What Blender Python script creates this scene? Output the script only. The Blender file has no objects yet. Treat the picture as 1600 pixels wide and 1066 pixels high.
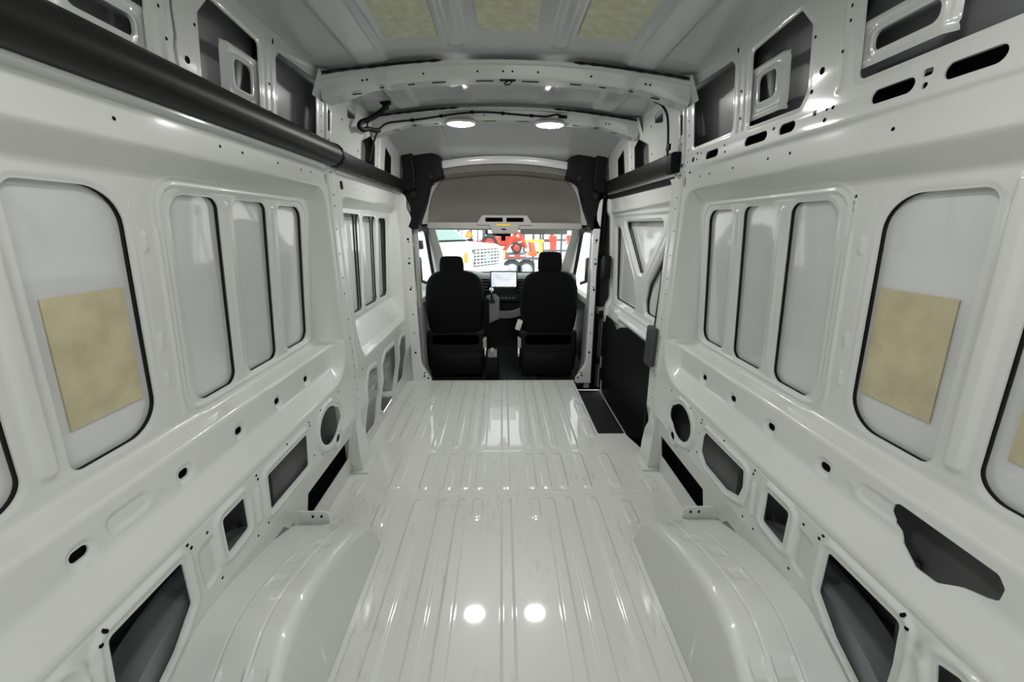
import bpy, bmesh, math, random
import numpy as np
from mathutils import Matrix, Vector
random.seed(7)
SC = bpy.context.scene
COL = SC.collection

# ------------------------------------------------------------------ camera, world, exposure
YAW, PITCH, ROLL = 0.0272, -0.288, 0.0066
CAM = Vector((-0.026, 0.0, 1.356))
_f = Vector((math.sin(YAW)*math.cos(PITCH), math.cos(YAW)*math.cos(PITCH), math.sin(PITCH)))
_r = Vector((math.cos(YAW), -math.sin(YAW), 0))
_u = _r.cross(_f)
_r2 = _r*math.cos(ROLL)+_u*math.sin(ROLL); _u2 = _u*math.cos(ROLL)-_r*math.sin(ROLL)
cam_data = bpy.data.cameras.new('camera'); cam = bpy.data.objects.new('camera', cam_data); COL.objects.link(cam)
mw = Matrix((( _r2.x,_u2.x,-_f.x,CAM.x),(_r2.y,_u2.y,-_f.y,CAM.y),(_r2.z,_u2.z,-_f.z,CAM.z),(0,0,0,1)))
cam.matrix_world = mw
cam_data.sensor_width = 36; cam_data.lens = 36*601/1600; cam_data.clip_start = 0.02; cam_data.clip_end = 300
SC.camera = cam
world = bpy.data.worlds.new('overcast_sky'); SC.world = world; world.use_nodes = True
bg = world.node_tree.nodes['Background']; bg.inputs[0].default_value = (0.98, 0.995, 1.0, 1); bg.inputs[1].default_value = 4.0
SC.view_settings.view_transform = 'Standard'; SC.view_settings.look = 'None'
SC.view_settings.gamma = 1; SC.view_settings.use_curve_mapping = False
SC.view_settings.exposure = -0.05
LAMP_STRENGTH = 205.0   # lamps on the front bow
ADDED_LAMP_STRENGTH = 125.0  # for the unseen lamp pair added on the rear bow

# ------------------------------------------------------------------ materials
MATS = {}
def mat(name, col, rough=0.5, metal=0.0, coat=0.0, coat_rough=0.08, bump=0.0, bump_scale=60, var=0.0, var_scale=4,
        spec=0.5, emit=None, emit_s=0, col2=None, alpha=None):
    if name in MATS: return MATS[name]
    m = bpy.data.materials.new(name); m.use_nodes = True; MATS[name] = m
    nt = m.node_tree; b = nt.nodes['Principled BSDF']
    b.inputs['Base Color'].default_value = (*col, 1); b.inputs['Roughness'].default_value = rough
    b.inputs['Metallic'].default_value = metal; b.inputs['Coat Weight'].default_value = coat
    b.inputs['Coat Roughness'].default_value = coat_rough; b.inputs['Specular IOR Level'].default_value = spec
    if emit: b.inputs['Emission Color'].default_value = (*emit, 1); b.inputs['Emission Strength'].default_value = emit_s
    tc = nt.nodes.new('ShaderNodeTexCoord')
    if var > 0 or col2:
        n = nt.nodes.new('ShaderNodeTexNoise'); n.inputs['Scale'].default_value = var_scale; n.inputs['Detail'].default_value = 5
        nt.links.new(tc.outputs['Object'], n.inputs['Vector'])
        r = nt.nodes.new('ShaderNodeValToRGB'); r.color_ramp.elements[0].position = 0.32; r.color_ramp.elements[1].position = 0.68
        c2 = col2 or tuple(c*(1-var) for c in col)
        r.color_ramp.elements[0].color = (*c2, 1); r.color_ramp.elements[1].color = (*col, 1)
        nt.links.new(n.outputs['Fac'], r.inputs[0]); nt.links.new(r.outputs[0], b.inputs['Base Color'])
    if bump > 0:
        n2 = nt.nodes.new('ShaderNodeTexNoise'); n2.inputs['Scale'].default_value = bump_scale; n2.inputs['Detail'].default_value = 3
        nt.links.new(tc.outputs['Object'], n2.inputs['Vector'])
        bp = nt.nodes.new('ShaderNodeBump'); bp.inputs['Strength'].default_value = bump; bp.inputs['Distance'].default_value = 0.004
        nt.links.new(n2.outputs['Fac'], bp.inputs['Height']); nt.links.new(bp.outputs[0], b.inputs['Normal'])
    return m
WHITE = mat('white_gloss_paint', (0.575,0.585,0.56), 0.36, coat=0.65, coat_rough=0.08, bump=0.05, bump_scale=22, var=0.03)
SKIN = mat('outer_skin_paint', (0.565,0.572,0.562), 0.38, coat=1.0, coat_rough=0.05, bump=0.16, bump_scale=3, var=0.03, var_scale=9)
ROOF = mat('roof_inner_paint', (0.52,0.53,0.535), 0.34, coat=0.9, coat_rough=0.13, bump=0.16, bump_scale=3.5, var=0.08, var_scale=3)
SKIN.node_tree.nodes['Principled BSDF'].inputs['Coat IOR'].default_value = 1.75
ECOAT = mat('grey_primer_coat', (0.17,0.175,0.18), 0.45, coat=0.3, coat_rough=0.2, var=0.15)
BLACKP = mat('black_plastic', (0.005,0.005,0.0055), 0.5, spec=0.14, bump=0.15, bump_scale=400)
BARM = mat('black_satin_plastic', (0.005,0.0048,0.0045), 0.42, spec=0.32, bump=0.12, bump_scale=500)
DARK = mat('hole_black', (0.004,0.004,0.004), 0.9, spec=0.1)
FABRIC = mat('black_seat_fabric', (0.004,0.004,0.0045), 0.9, spec=0.08, bump=0.4, bump_scale=350)
MATB = mat('black_floor_mat', (0.018,0.018,0.020), 0.45, bump=0.5, bump_scale=14)
PAD = mat('damping_pad', (0.50,0.455,0.29), 0.75, bump=0.15, bump_scale=90, col2=(0.39,0.355,0.225), var_scale=14)
PADC = mat('ceiling_damping_pad', (0.60,0.61,0.46), 0.7, bump=0.15, bump_scale=90, col2=(0.47,0.475,0.34), var_scale=30)
GREYT = mat('grey_headliner', (0.14,0.136,0.122), 0.8, bump=0.2, bump_scale=300)
LGREY = mat('light_grey_trim', (0.30,0.29,0.27), 0.55, bump=0.1, bump_scale=200)
CREAM = mat('pillar_trim_white', (0.52,0.51,0.48), 0.5)
RUBBER = mat('black_rubber', (0.006,0.006,0.006), 0.6, spec=0.25)
CHROME = mat('bright_metal', (0.7,0.7,0.7), 0.2, metal=1)
DASH = mat('dash_dark_grey', (0.035,0.036,0.038), 0.5, bump=0.2, bump_scale=200)
DASHL = mat('dash_mid_grey', (0.16,0.16,0.16), 0.5)

def floor_material():
    m = WHITE.copy(); m.name = 'floor_gloss_paint'
    nt = m.node_tree; b = nt.nodes['Principled BSDF']
    b.inputs['Coat Roughness'].default_value = 0.05; b.inputs['Coat Weight'].default_value = 0.9
    for l in list(nt.links):
        if l.to_socket == b.inputs['Base Color']: nt.links.remove(l)
    tc = [n for n in nt.nodes if n.type == 'TEX_COORD'][0]
    mp = nt.nodes.new('ShaderNodeMapping'); mp.inputs['Scale'].default_value = (26, 5, 1); mp.inputs['Rotation'].default_value = (0,0,0.12)
    nt.links.new(tc.outputs['Object'], mp.inputs['Vector'])
    n1 = nt.nodes.new('ShaderNodeTexNoise'); n1.inputs['Scale'].default_value = 1.6; n1.inputs['Detail'].default_value = 7; n1.inputs['Roughness'].default_value = 0.7
    nt.links.new(mp.outputs[0], n1.inputs['Vector'])
    r1 = nt.nodes.new('ShaderNodeValToRGB'); r1.color_ramp.elements[0].position = 0.53; r1.color_ramp.elements[1].position = 0.68
    nt.links.new(n1.outputs['Fac'], r1.inputs[0])
    n2 = nt.nodes.new('ShaderNodeTexNoise'); n2.inputs['Scale'].default_value = 2.3; n2.inputs['Detail'].default_value = 2
    nt.links.new(tc.outputs['Object'], n2.inputs['Vector'])
    r2 = nt.nodes.new('ShaderNodeValToRGB'); r2.color_ramp.elements[0].position = 0.46; r2.color_ramp.elements[1].position = 0.60
    nt.links.new(n2.outputs['Fac'], r2.inputs[0])
    mu = nt.nodes.new('ShaderNodeMath'); mu.operation = 'MULTIPLY'
    nt.links.new(r1.outputs[0], mu.inputs[0]); nt.links.new(r2.outputs[0], mu.inputs[1])
    mx = nt.nodes.new('ShaderNodeMix'); mx.data_type = 'RGBA'
    mx.inputs['A'].default_value = (0.575,0.585,0.555,1); mx.inputs['B'].default_value = (0.43,0.43,0.405,1)
    nt.links.new(mu.outputs[0], mx.inputs['Factor']); nt.links.new(mx.outputs['Result'], b.inputs['Base Color'])
    return m
FLOORM = floor_material()
def glass_material(name, tint):
    m = bpy.data.materials.new(name); m.use_nodes = True; nt = m.node_tree
    for n in list(nt.nodes):
        if n.type != 'OUTPUT_MATERIAL': nt.nodes.remove(n)
    out = [n for n in nt.nodes if n.type == 'OUTPUT_MATERIAL'][0]
    t = nt.nodes.new('ShaderNodeBsdfTransparent'); t.inputs[0].default_value = (*tint, 1)
    g = nt.nodes.new('ShaderNodeBsdfGlossy'); g.inputs['Roughness'].default_value = 0.02
    mx = nt.nodes.new('ShaderNodeMixShader')
    mx.inputs[0].default_value = 0.05; nt.links.new(t.outputs[0], mx.inputs[1]); nt.links.new(g.outputs[0], mx.inputs[2])
    nt.links.new(mx.outputs[0], out.inputs[0])
    return m
GLASS = glass_material('window_glass', (0.90,0.95,0.93))

# ------------------------------------------------------------------ object helpers
def tag(o, label=None, cat=None, group=None, kind=None):
    if label: o['label'] = label
    if cat: o['category'] = cat
    if group: o['group'] = group
    if kind: o['kind'] = kind
    return o
def mesh_obj(name, verts, faces, m, parent=None, smooth=True, sharp=None):
    me = bpy.data.meshes.new(name)
    me.from_pydata([tuple(map(float, v)) for v in verts], [], faces); me.update()
    o = bpy.data.objects.new(name, me); COL.objects.link(o)
    if m: me.materials.append(m)
    if smooth:
        me.polygons.foreach_set('use_smooth', [True]*len(me.polygons))
        if sharp: me.set_sharp_from_angle(angle=math.radians(sharp))
    if parent: o.parent = parent
    return o
def empty(name, loc=(0,0,0), rz=0):
    o = bpy.data.objects.new(name, None); COL.objects.link(o); o.location = loc; o.rotation_euler = (0,0,rz)
    o.empty_display_size = 0.05
    return o
class MB:
    """collects shapes for ONE mesh"""
    def __init__(s): s.v = []; s.f = []
    def add(s, vs, fs):
        k = len(s.v); s.v += [tuple(v) for v in vs]; s.f += [tuple(i+k for i in f) for f in fs]; return s
    def box(s, c, d, rot=None, bev=0.0):
        bm = bmesh.new(); bmesh.ops.create_cube(bm, size=1)
        for v in bm.verts: v.co = Vector((v.co.x*d[0], v.co.y*d[1], v.co.z*d[2]))
        if bev > 0: bmesh.ops.bevel(bm, geom=bm.edges[:], offset=bev, segments=2, profile=0.6, affect='EDGES')
        R = rot or Matrix.Identity(3)
        bm.verts.index_update()
        s.add([R @ v.co + Vector(c) for v in bm.verts], [[v.index for v in f.verts] for f in bm.faces]); bm.free(); return s
    def tube(s, pts, r, n=8, cap=True):
        pts = [Vector(p) for p in pts]; rs = r if isinstance(r, (list, tuple)) else [r]*len(pts)
        vs = []; fs = []; prev = None
        for i, p in enumerate(pts):
            t = (pts[min(i+1, len(pts)-1)]-pts[max(i-1, 0)]).normalized()
            a = prev if prev is not None else (Vector((0,0,1)) if abs(t.z) < 0.9 else Vector((1,0,0)))
            a = (a - t*a.dot(t)).normalized(); b = t.cross(a); prev = a
            for k in range(n):
                w = 2*math.pi*k/n; vs.append(p + (a*math.cos(w)+b*math.sin(w))*rs[i])
        for i in range(len(pts)-1):
            for k in range(n): fs.append((i*n+k, i*n+(k+1)%n, (i+1)*n+(k+1)%n, (i+1)*n+k))
        if cap: fs.append(tuple(range(n))[::-1]); fs.append(tuple((len(pts)-1)*n+k for k in range(n)))
        return s.add(vs, fs)
    def prism(s, poly, axis, a, b):
        """poly: 2D points in the plane normal to axis ('x': (y,z), 'y': (x,z), 'z': (x,y)); extruded a..b"""
        def P(p, t): return {'x': (t, p[0], p[1]), 'y': (p[0], t, p[1]), 'z': (p[0], p[1], t)}[axis]
        n = len(poly)
        return s.add([P(p, a) for p in poly]+[P(p, b) for p in poly],
              [tuple(range(n)), tuple(range(2*n-1, n-1, -1))]+[(i, i+n, (i+1)%n+n, (i+1)%n) for i in range(n)])
    def lathe(s, prof, c, axis='z', n=24):
        vs = []; fs = []
        for (r, h) in prof:
            for k in range(n):
                w = 2*math.pi*k/n; x, y = r*math.cos(w), r*math.sin(w)
                vs.append({'z': (c[0]+x, c[1]+y, c[2]+h), 'y': (c[0]+x, c[1]+h, c[2]+y), 'x': (c[0]+h, c[1]+x, c[2]+y)}[axis])
        for i in range(len(prof)-1):
            for k in range(n): fs.append((i*n+k, i*n+(k+1)%n, (i+1)*n+(k+1)%n, (i+1)*n+k))
        return s.add(vs, fs)
    def sweep(s, profs, closed=True, cap=True):
        """profs: list of rings, each the same number of 3D points"""
        n = len(profs[0]); vs = [p for r in profs for p in r]; fs = []
        for i in range(len(profs)-1):
            for k in range(n if closed else n-1): fs.append((i*n+k, i*n+(k+1)%n, (i+1)*n+(k+1)%n, (i+1)*n+k))
        if cap and closed: fs.append(tuple(range(n))[::-1]); fs.append(tuple((len(profs)-1)*n+k for k in range(n)))
        return s.add(vs, fs)
    def build(s, name, m, parent=None, smooth=True, sharp=35, bev=0, seg=2, sub=0):
        o = mesh_obj(name, s.v, s.f, m, parent, smooth, None)
        if sub:
            md = o.modifiers.new('sub', 'SUBSURF'); md.levels = sub; md.render_levels = sub
        if bev:
            md = o.modifiers.new('bevel', 'BEVEL'); md.width = bev; md.segments = seg; md.limit_method = 'ANGLE'; md.angle_limit = math.radians(40)
            md.harden_normals = False
        if smooth and not sub: o.data.set_sharp_from_angle(angle=math.radians(sharp if not bev else 60))
        return o

# ------------------------------------------------------------------ 2D signed distances (negative inside)
def sd_box(U, V, u0, u1, v0, v1, r=0.0):
    cu, cv = (u0+u1)/2, (v0+v1)/2; hu, hv = (u1-u0)/2-r, (v1-v0)/2-r
    qx, qy = np.abs(U-cu)-hu, np.abs(V-cv)-hv
    return np.hypot(np.maximum(qx, 0), np.maximum(qy, 0))+np.minimum(np.maximum(qx, qy), 0)-r
def sd_box4(U, V, u0, u1, v0, v1, rr):
    cu, cv = (u0+u1)/2, (v0+v1)/2
    r = np.where(U > cu, np.where(V > cv, rr[0], rr[1]), np.where(V > cv, rr[2], rr[3]))
    qx, qy = np.abs(U-cu)-(u1-u0)/2+r, np.abs(V-cv)-(v1-v0)/2+r
    return np.hypot(np.maximum(qx, 0), np.maximum(qy, 0))+np.minimum(np.maximum(qx, qy), 0)-r
def sd_circ(U, V, u, v, r): return np.hypot(U-u, V-v)-r
def sd_ell(U, V, u, v, ru, rv): return (np.hypot((U-u)/ru, (V-v)/rv)-1)*min(ru, rv)
def sd_poly(U, V, pts, r=0.0):
    pts = [np.array(p, float) for p in pts]
    if r > 0:                                     # inset the convex outline, then round it back out
        area = sum(pts[i][0]*pts[(i+1)%len(pts)][1]-pts[(i+1)%len(pts)][0]*pts[i][1] for i in range(len(pts)))
        if area < 0: pts = pts[::-1]
        n = len(pts); L = []
        for i in range(n):
            d = pts[(i+1)%n]-pts[i]; nn = np.array([-d[1], d[0]])/np.hypot(*d); L.append((pts[i]+nn*r, d))
        new = []
        for i in range(n):
            (p, d), (q, e) = L[i-1], L[i]
            A = np.array([d, -e]).T; t = np.linalg.solve(A, q-p); new.append(p+d*t[0])
        pts = new
    d = np.full(U.shape, 1e9); s = np.ones(U.shape)
    n = len(pts)
    for i in range(n):
        a, b = pts[i], pts[i-1]; e = b-a; wx, wy = U-a[0], V-a[1]
        t = np.clip((wx*e[0]+wy*e[1])/(e@e), 0, 1)
        d = np.minimum(d, (wx-e[0]*t)**2+(wy-e[1]*t)**2)
        c1 = V >= a[1]; c2 = V < b[1]; c3 = e[0]*wy > e[1]*wx
        flip = (c1 & c2 & c3) | (~c1 & ~c2 & ~c3)
        s = np.where(flip, -s, s)
    return s*np.sqrt(d)-r
def sd_line(U, V, a, b, r=0.0):
    ex, ey = b[0]-a[0], b[1]-a[1]; wx, wy = U-a[0], V-a[1]
    t = np.clip((wx*ex+wy*ey)/(ex*ex+ey*ey), 0, 1)
    return np.hypot(wx-ex*t, wy-ey*t)-r
def sst(x, a, b):
    t = np.clip((x-a)/(b-a), 0, 1); return t*t*(3-2*t)
def bead(sd, w): return sst(-sd, -w/2, w/2)        # 1 inside, soft edge of width w

# ------------------------------------------------------------------ pressed sheet: a grid bent by pos(), its openings clipped exactly
def sheet(name, us, vs, pos, hole, m, parent=None, lip=None, sharp=None):
    us, vs = np.asarray(us, float), np.asarray(vs, float)
    U, V = np.meshgrid(us, vs, indexing='ij')
    nu, nv = U.shape
    S = hole(U, V) if hole else np.ones(U.shape)
    S = np.where(np.abs(S) < 1e-7, 1e-7, S)
    idx = np.arange(nu*nv).reshape(nu, nv)
    a, b, c, d = S[:-1,:-1] > 0, S[1:,:-1] > 0, S[1:,1:] > 0, S[:-1,1:] > 0
    cnt = a.astype(int)+b+c+d
    full = cnt == 4
    q = np.stack([idx[:-1,:-1][full], idx[1:,:-1][full], idx[1:,1:][full], idx[:-1,1:][full]], -1)
    faces = [tuple(x) for x in q.tolist()]
    eu, ev, ecache, segs = [], [], {}, []
    Sl = S
    def ept(p, r):
        k = (p, r) if p < r else (r, p)
        if k in ecache: return ecache[k]
        (i0, j0), (i1, j1) = divmod(k[0], nv), divmod(k[1], nv)
        s0, s1 = Sl[i0, j0], Sl[i1, j1]; t = s0/(s0-s1)
        eu.append(us[i0]+(us[i1]-us[i0])*t); ev.append(vs[j0]+(vs[j1]-vs[j0])*t)
        ecache[k] = nu*nv+len(eu)-1; return ecache[k]
    for i, j in np.argwhere((cnt > 0) & (cnt < 4)):
        cs = [(i, j), (i+1, j), (i+1, j+1), (i, j+1)]
        ids = [int(idx[x]) for x in cs]; on = [Sl[x] > 0 for x in cs]
        poly = []; ex = []; en = []
        for k in range(4):
            k2 = (k+1) % 4
            if on[k]: poly.append(ids[k])
            if on[k] != on[k2]:
                e = ept(ids[k], ids[k2]); poly.append(e); (ex if on[k] else en).append(e)
        if len(poly) >= 3: faces.append(tuple(poly))
        if len(ex) == 1: segs.append((ex[0], en[0]))
    AU = np.concatenate([U.ravel(), np.array(eu)]); AV = np.concatenate([V.ravel(), np.array(ev)])
    P = np.stack(pos(AU, AV), -1)
    if lip is not None and segs:
        base = len(P); ring = sorted({x for s in segs for x in s}); mp = {x: k for k, x in enumerate(ring)}
        n = len(ring); Q = P[ring]; L = np.asarray(lip(AU[ring], AV[ring])) if callable(lip) else np.asarray(lip)
        P = np.concatenate([P, Q, Q+L])
        faces += [(base+mp[x], base+mp[y], base+n+mp[y], base+n+mp[x]) for x, y in segs]
    used = np.zeros(len(P), bool)
    flat = np.fromiter((x for f in faces for x in f), int); used[flat] = True
    rm = np.cumsum(used)-1
    me = bpy.data.meshes.new(name)
    lens = np.fromiter((len(f) for f in faces), int)
    me.vertices.add(int(used.sum())); me.vertices.foreach_set('co', P[used].astype(np.float32).ravel())
    me.loops.add(len(flat)); me.loops.foreach_set('vertex_index', rm[flat].astype(np.int32))
    me.polygons.add(len(lens)); st = np.concatenate([[0], np.cumsum(lens)[:-1]])
    me.polygons.foreach_set('loop_start', st.astype(np.int32))
    me.update(calc_edges=True); me.validate()
    me.polygons.foreach_set('use_smooth', np.ones(len(me.polygons), bool))
    me.materials.append(m)
    if sharp: me.set_sharp_from_angle(angle=math.radians(sharp))
    o = bpy.data.objects.new(name, me); COL.objects.link(o)
    if parent: o.parent = parent
    return o

# ------------------------------------------------------------------ wall profiles (half width of the load bay against height)
def tab(z, t):
    a = np.array(t); return np.interp(z, a[:,0], a[:,1])
FACE = [(0,.887),(.10,.886),(.14,.880),(.25,.862),(.34,.842),(.59,.836),(1.0,.843),(1.528,.842),(1.60,.842),(1.66,.840),(1.985,.799),(2.1,.78)]
BAY = [(.598,.836),(.606,.840),(.620,.850),(.672,.884),(.684,.888),(.770,.892),(.780,.897),(.790,.930),(.797,.946),(.806,.955),(.84,.957),
       (1.41,.903),(1.466,.900),(1.474,.896),(1.522,.848),(1.530,.842)]
BAY2 = [(.615,.838),(.63,.85),(.65,.868),(.77,.925),(.79,.935),(.80,.938),(1.41,.897),(1.45,.892),(1.50,.848),(1.51,.842)]
SKINX = [(-.1,.985),(.4,1.0),(.8,.980),(1.1,.953),(1.45,.919),(1.7,.905),(1.985,.862)]
def skin_x(z): return tab(z, SKINX)

OPEN = [(.742,.967,.832,1.436,(.085,.085,.03,.03)),(.30,.66,.832,1.436,(.03,.055,.085,.085)),(1.097,1.287,.832,1.436,(.035,.04,.06,.05)),(1.35,1.540,.835,1.436,(.03,.035,.03,.03)),(1.610,1.797,.838,1.433,(.05,.05,.03,.03))]
OPEN2 = [(2.19,2.50,.835,1.425,.03),(2.555,2.81,.835,1.418,.03),(2.87,3.06,.838,1.412,.04)]
def openings(U, V, extra=True):
    d = np.full(U.shape, 9.0)
    for o in OPEN: d = np.minimum(d, sd_box4(U, V, *o))
    return d
def openings2(U, V):
    d = np.full(U.shape, 9.0)
    for o in OPEN2: d = np.minimum(d, sd_box(U, V, *o))
    return d
LARGE = [(.793,.541),(.790,.408),(.708,.330),(.640,.275),(.585,.275),(.590,.435),(.602,.541)]
MIDC = [(1.160,.530),(1.438,.530),(1.420,.392),(1.150,.398)]
MIDC_R = [(1.160,.530),(1.425,.530),(1.440,.500),(1.440,.430),(1.395,.395),(1.240,.392),(1.165,.418),(1.150,.470)]
def low_cuts(U, V, side):
    d = sd_poly(U, V, LARGE, .012)
    d = np.minimum(d, sd_poly(U, V, [(.938,.540),(1.036,.540),(1.032,.428),(.936,.422)], .010))
    d = np.minimum(d, sd_poly(U, V, MIDC if side < 0 else MIDC_R, .010))
    d = np.minimum(d, sd_ell(U, V, 1.645, .457, .098, .088))
    d = np.minimum(d, sd_poly(U, V, [(1.68,.525),(1.745,.505),(1.765,.465),(1.765,.43),(1.735,.41),(1.70,.42)], .008))
    d = np.minimum(d, sd_circ(U, V, 1.715, .345, .022))
    d = np.minimum(d, sd_poly(U, V, [(.527,.535),(.490,.548),(.46,.535),(.46,.42),(.50,.42)], .008))
    return d
def low_cuts2(U, V):
    d = sd_poly(U, V, [(2.16,.10),(2.345,.085),(2.36,.49),(2.22,.505),(2.165,.44)], .02)
    d = np.minimum(d, sd_poly(U, V, [(2.47,.13),(2.55,.06),(2.77,.06),(2.79,.50),(2.56,.51),(2.48,.45)], .02))
    d = np.minimum(d, sd_poly(U, V, [(2.91,.13),(3.09,.12),(3.12,.49),(2.99,.495),(2.92,.44)], .02))
    return d
def up_cuts(U, V):
    d = sd_poly(U, V, [(1.578,1.702),(1.886,1.702),(1.886,1.945),(1.60,1.938),(1.578,1.915)], .018)
    d = np.minimum(d, sd_poly(U, V, [(1.235,1.692),(1.48,1.695),(1.478,1.920),(1.262,1.938),(1.216,1.885),(1.214,1.73)], .014))
    d = np.minimum(d, sd_poly(U, V, [(.45,1.70),(1.05,1.70),(1.055,1.87),(1.02,1.93),(.45,1.93)], .022))
    d = np.minimum(d, sd_poly(U, V, [(1.985,1.785),(2.02,1.775),(2.022,1.862),(1.998,1.870)], .006))
    d = np.minimum(d, sd_poly(U, V, [(2.225,1.885),(2.335,1.905),(2.335,1.94),(2.28,1.95),(2.225,1.945)], .008))
    d = np.minimum(d, sd_poly(U, V, [(2.43,1.71),(2.69,1.71),(2.685,1.845),(2.60,1.880),(2.435,1.82)], .012))
    d = np.minimum(d, sd_poly(U, V, [(2.89,1.71),(3.07,1.71),(3.06,1.83),(2.90,1.875)], .012))
    return d
def up_slots(U, V):
    d = np.full(U.shape, 9.0)
    for a, b in ((.745,.845),(.90,1.0),(1.242,1.312),(1.367,1.489),(1.662,1.761)):
        d = np.minimum(d, sd_box(U, V, a, b, 1.634, 1.664, .0148))
    for a, b, c, e in ((.868,.888,1.655,1.669),(.872,.884,1.632,1.644),(1.165,1.18,1.655,1.668),(1.332,1.346,1.655,1.666)):
        d = np.minimum(d, sd_box(U, V, a, b, c, e, .002))
    return d
HOLES_Y = [1.606,1.381,1.155,.926,.655]
def belt_holes(U, V, side):
    d = np.full(U.shape, 9.0)
    for i, y in enumerate(HOLES_Y):
        if side > 0 and i == 4: continue
        h = .017 if i < 4 else .019
        d = np.minimum(d, sd_box(U, V, y-h, y+h, .706-.0115, .706+.0125, .0115))
    return d
SLOT_R = [(.735,.735),(.722,.749),(.70,.749),(.535,.746),(.520,.728),(.520,.700),(.535,.690),(.57,.676),(.60,.654),(.64,.652),(.685,.672),(.700,.694),(.722,.704),(.735,.718)]

def wall_x(U, V, side):
    face = tab(V, FACE); bay = np.where((V > .598) & (V < 1.530), tab(V, BAY), face)
    yf = 1.94-.18*(1-np.sqrt(np.clip(1-(np.clip(.80-V, 0, .2)/.2)**2, 0, 1)))-.06*(1-np.sqrt(np.clip(1-(np.clip(V-1.455, 0, .08)/.08)**2, 0, 1)))
    w = sst(yf-U, 0.0, .085)
    x = face+(bay-face)*w
    if side < 0:
        bay2 = np.where((V > .615) & (V < 1.51), tab(V, BAY2), face)
        w2 = sst(U, 2.105+.05*np.clip((.80-V)/.18, 0, 1), 2.165+.05*np.clip((.80-V)/.18, 0, 1))*sst(3.20-U, 0, .07)
        x = x+(bay2-face)*w2
    # rolled edges round the openings, raised beads of the frame
    so = openings(U, V)
    inb = (w > .5) & (V > .80) & (V < 1.48)
    x = x+np.where(inb, .003*sst(-so, -.012, -.002), 0)
    grp = sd_box(U, V, 1.065, 1.825, .822, 1.455, .06)
    x = x-np.where(inb, .005*bead(np.abs(grp-.004)-.005, .010), 0)
    for yb, hw, h, z0, z1 in ((.701,.016,.010,.872,1.44),(1.046,.006,.004,.82,1.34),(1.318,.008,.006,.87,1.415),(1.575,.008,.006,.87,1.415)):
        x = x-np.where(inb, h*bead(sd_line(U, V, (yb, z0), (yb, z1), hw), .011), 0)
    x = x+np.where((V > .80) & (V < .84) & (w > .5), .005*bead(sd_box(U, V, -2, 1.86, .8175, .8195), .006), 0)
    for yb in (.987, 1.072, .672, .731): x = x+np.where(inb, .0035*bead(np.abs(sd_line(U, V, (yb, .85), (yb, 1.42), .0))-.0015, .006), 0)
    x = x-np.where(inb, .004*bead(np.abs(grp-.020)-.002, .008), 0)
    for zb in (.93, 1.04, 1.30): x = x-np.where(inb, .004*bead(sd_line(U, V, (1.008, zb), (1.008, zb+.03), .007), .008), 0)
    # dished belt holes and oval pressings
    for i, y in enumerate(HOLES_Y):
        if side > 0 and i == 4: continue
        x = x+.006*bead(sd_box(U, V, y-.021, y+.021, .706-.016, .706+.017, .015)-.005, .010)
    for y in (.765, 1.49 if side > 0 else 1.30): x = x+.003*bead(sd_box(U, V, y-.05*(y < 1), y+.05*(y < 1)+.001, .700, .735, .016)-.002, .007)*1.8
    x = x+.003*bead(sd_circ(U, V, .845, .70, .012), .006)
    # lower panel: pressed surrounds of the cut-outs, a groove below the ledge
    lc = low_cuts(U, V, side)
    lowm = (V < .59) & (U < 2.0)
    x = x+np.where(lowm, -.009*bead(lc-.030, .011)+.005*bead(lc-.015, .008), 0)
    x = x+np.where(lowm, .007*bead(np.abs(V-.578)-.001, .007), 0)
    x = x+np.where(lowm, .009*bead(sd_poly(U, V, [(.845,.515),(.905,.52),(.90,.40),(.845,.385)], .012), .010), 0)
    for yy, zz in ((.555,.50),(.50,.47)): x = x-np.where(lowm, .007*bead(sd_line(U, V, (yy, .33), (yy, zz), .014), .014), 0)
    x = x-np.where(lowm, .008*bead(sd_line(U, V, (1.09, .41), (1.10, .51), .010), .012), 0)
    # upper panel: beads between the openings, step along the seam, rolled edges
    uc = up_cuts(U, V); upm = V > 1.62
    x = x+np.where(upm, .002*sst(-uc, -.012, -.002), 0)
    x = x-np.where(upm, .003*bead(sd_line(U, V, (1.10, 1.70), (1.10, 1.92), .006), .012), 0)
    for yy in (1.512, 1.545): x = x-np.where(upm, .004*bead(sd_line(U, V, (yy, 1.70), (yy, 1.94), .004), .008), 0)
    x = x-.006*sst(V, 1.607, 1.613)*(1-sst(V, 1.613, 1.75))
    x = x+.004*bead(np.abs(V-1.612)-.0005, .004)
    # post: a flute and edge beads
    pm = (U > 1.93)
    x = x-np.where(pm, .010*bead(sd_line(U, V, (1.965, .30), (1.965, 1.93), .012), .016), 0)
    x = x-np.where(pm, .006*bead(sd_line(U, V, (2.045, .60), (2.045, 1.60), .010), .014), 0)
    x = x-np.where(pm & upm, .006*bead(sd_line(U, V, (2.78, 1.65), (2.78, 1.96), .020), .014), 0)
    if side < 0:
        o2 = openings2(U, V); in2 = (U > 2.15) & (U < 3.18) & (V > .8) & (V < 1.47)
        x = x+np.where(in2, .003*sst(-o2, -.014, -.002), 0)
        for yb in (2.527, 2.840): x = x-np.where(in2, .008*bead(sd_line(U, V, (yb, .86), (yb, 1.41), .004), .012), 0)
        l2 = low_cuts2(U, V); lm2 = (U > 2.08) & (V < .6)
        x = x+np.where(lm2, -.006*bead(l2-.026, .012), 0)
    return x
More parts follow.
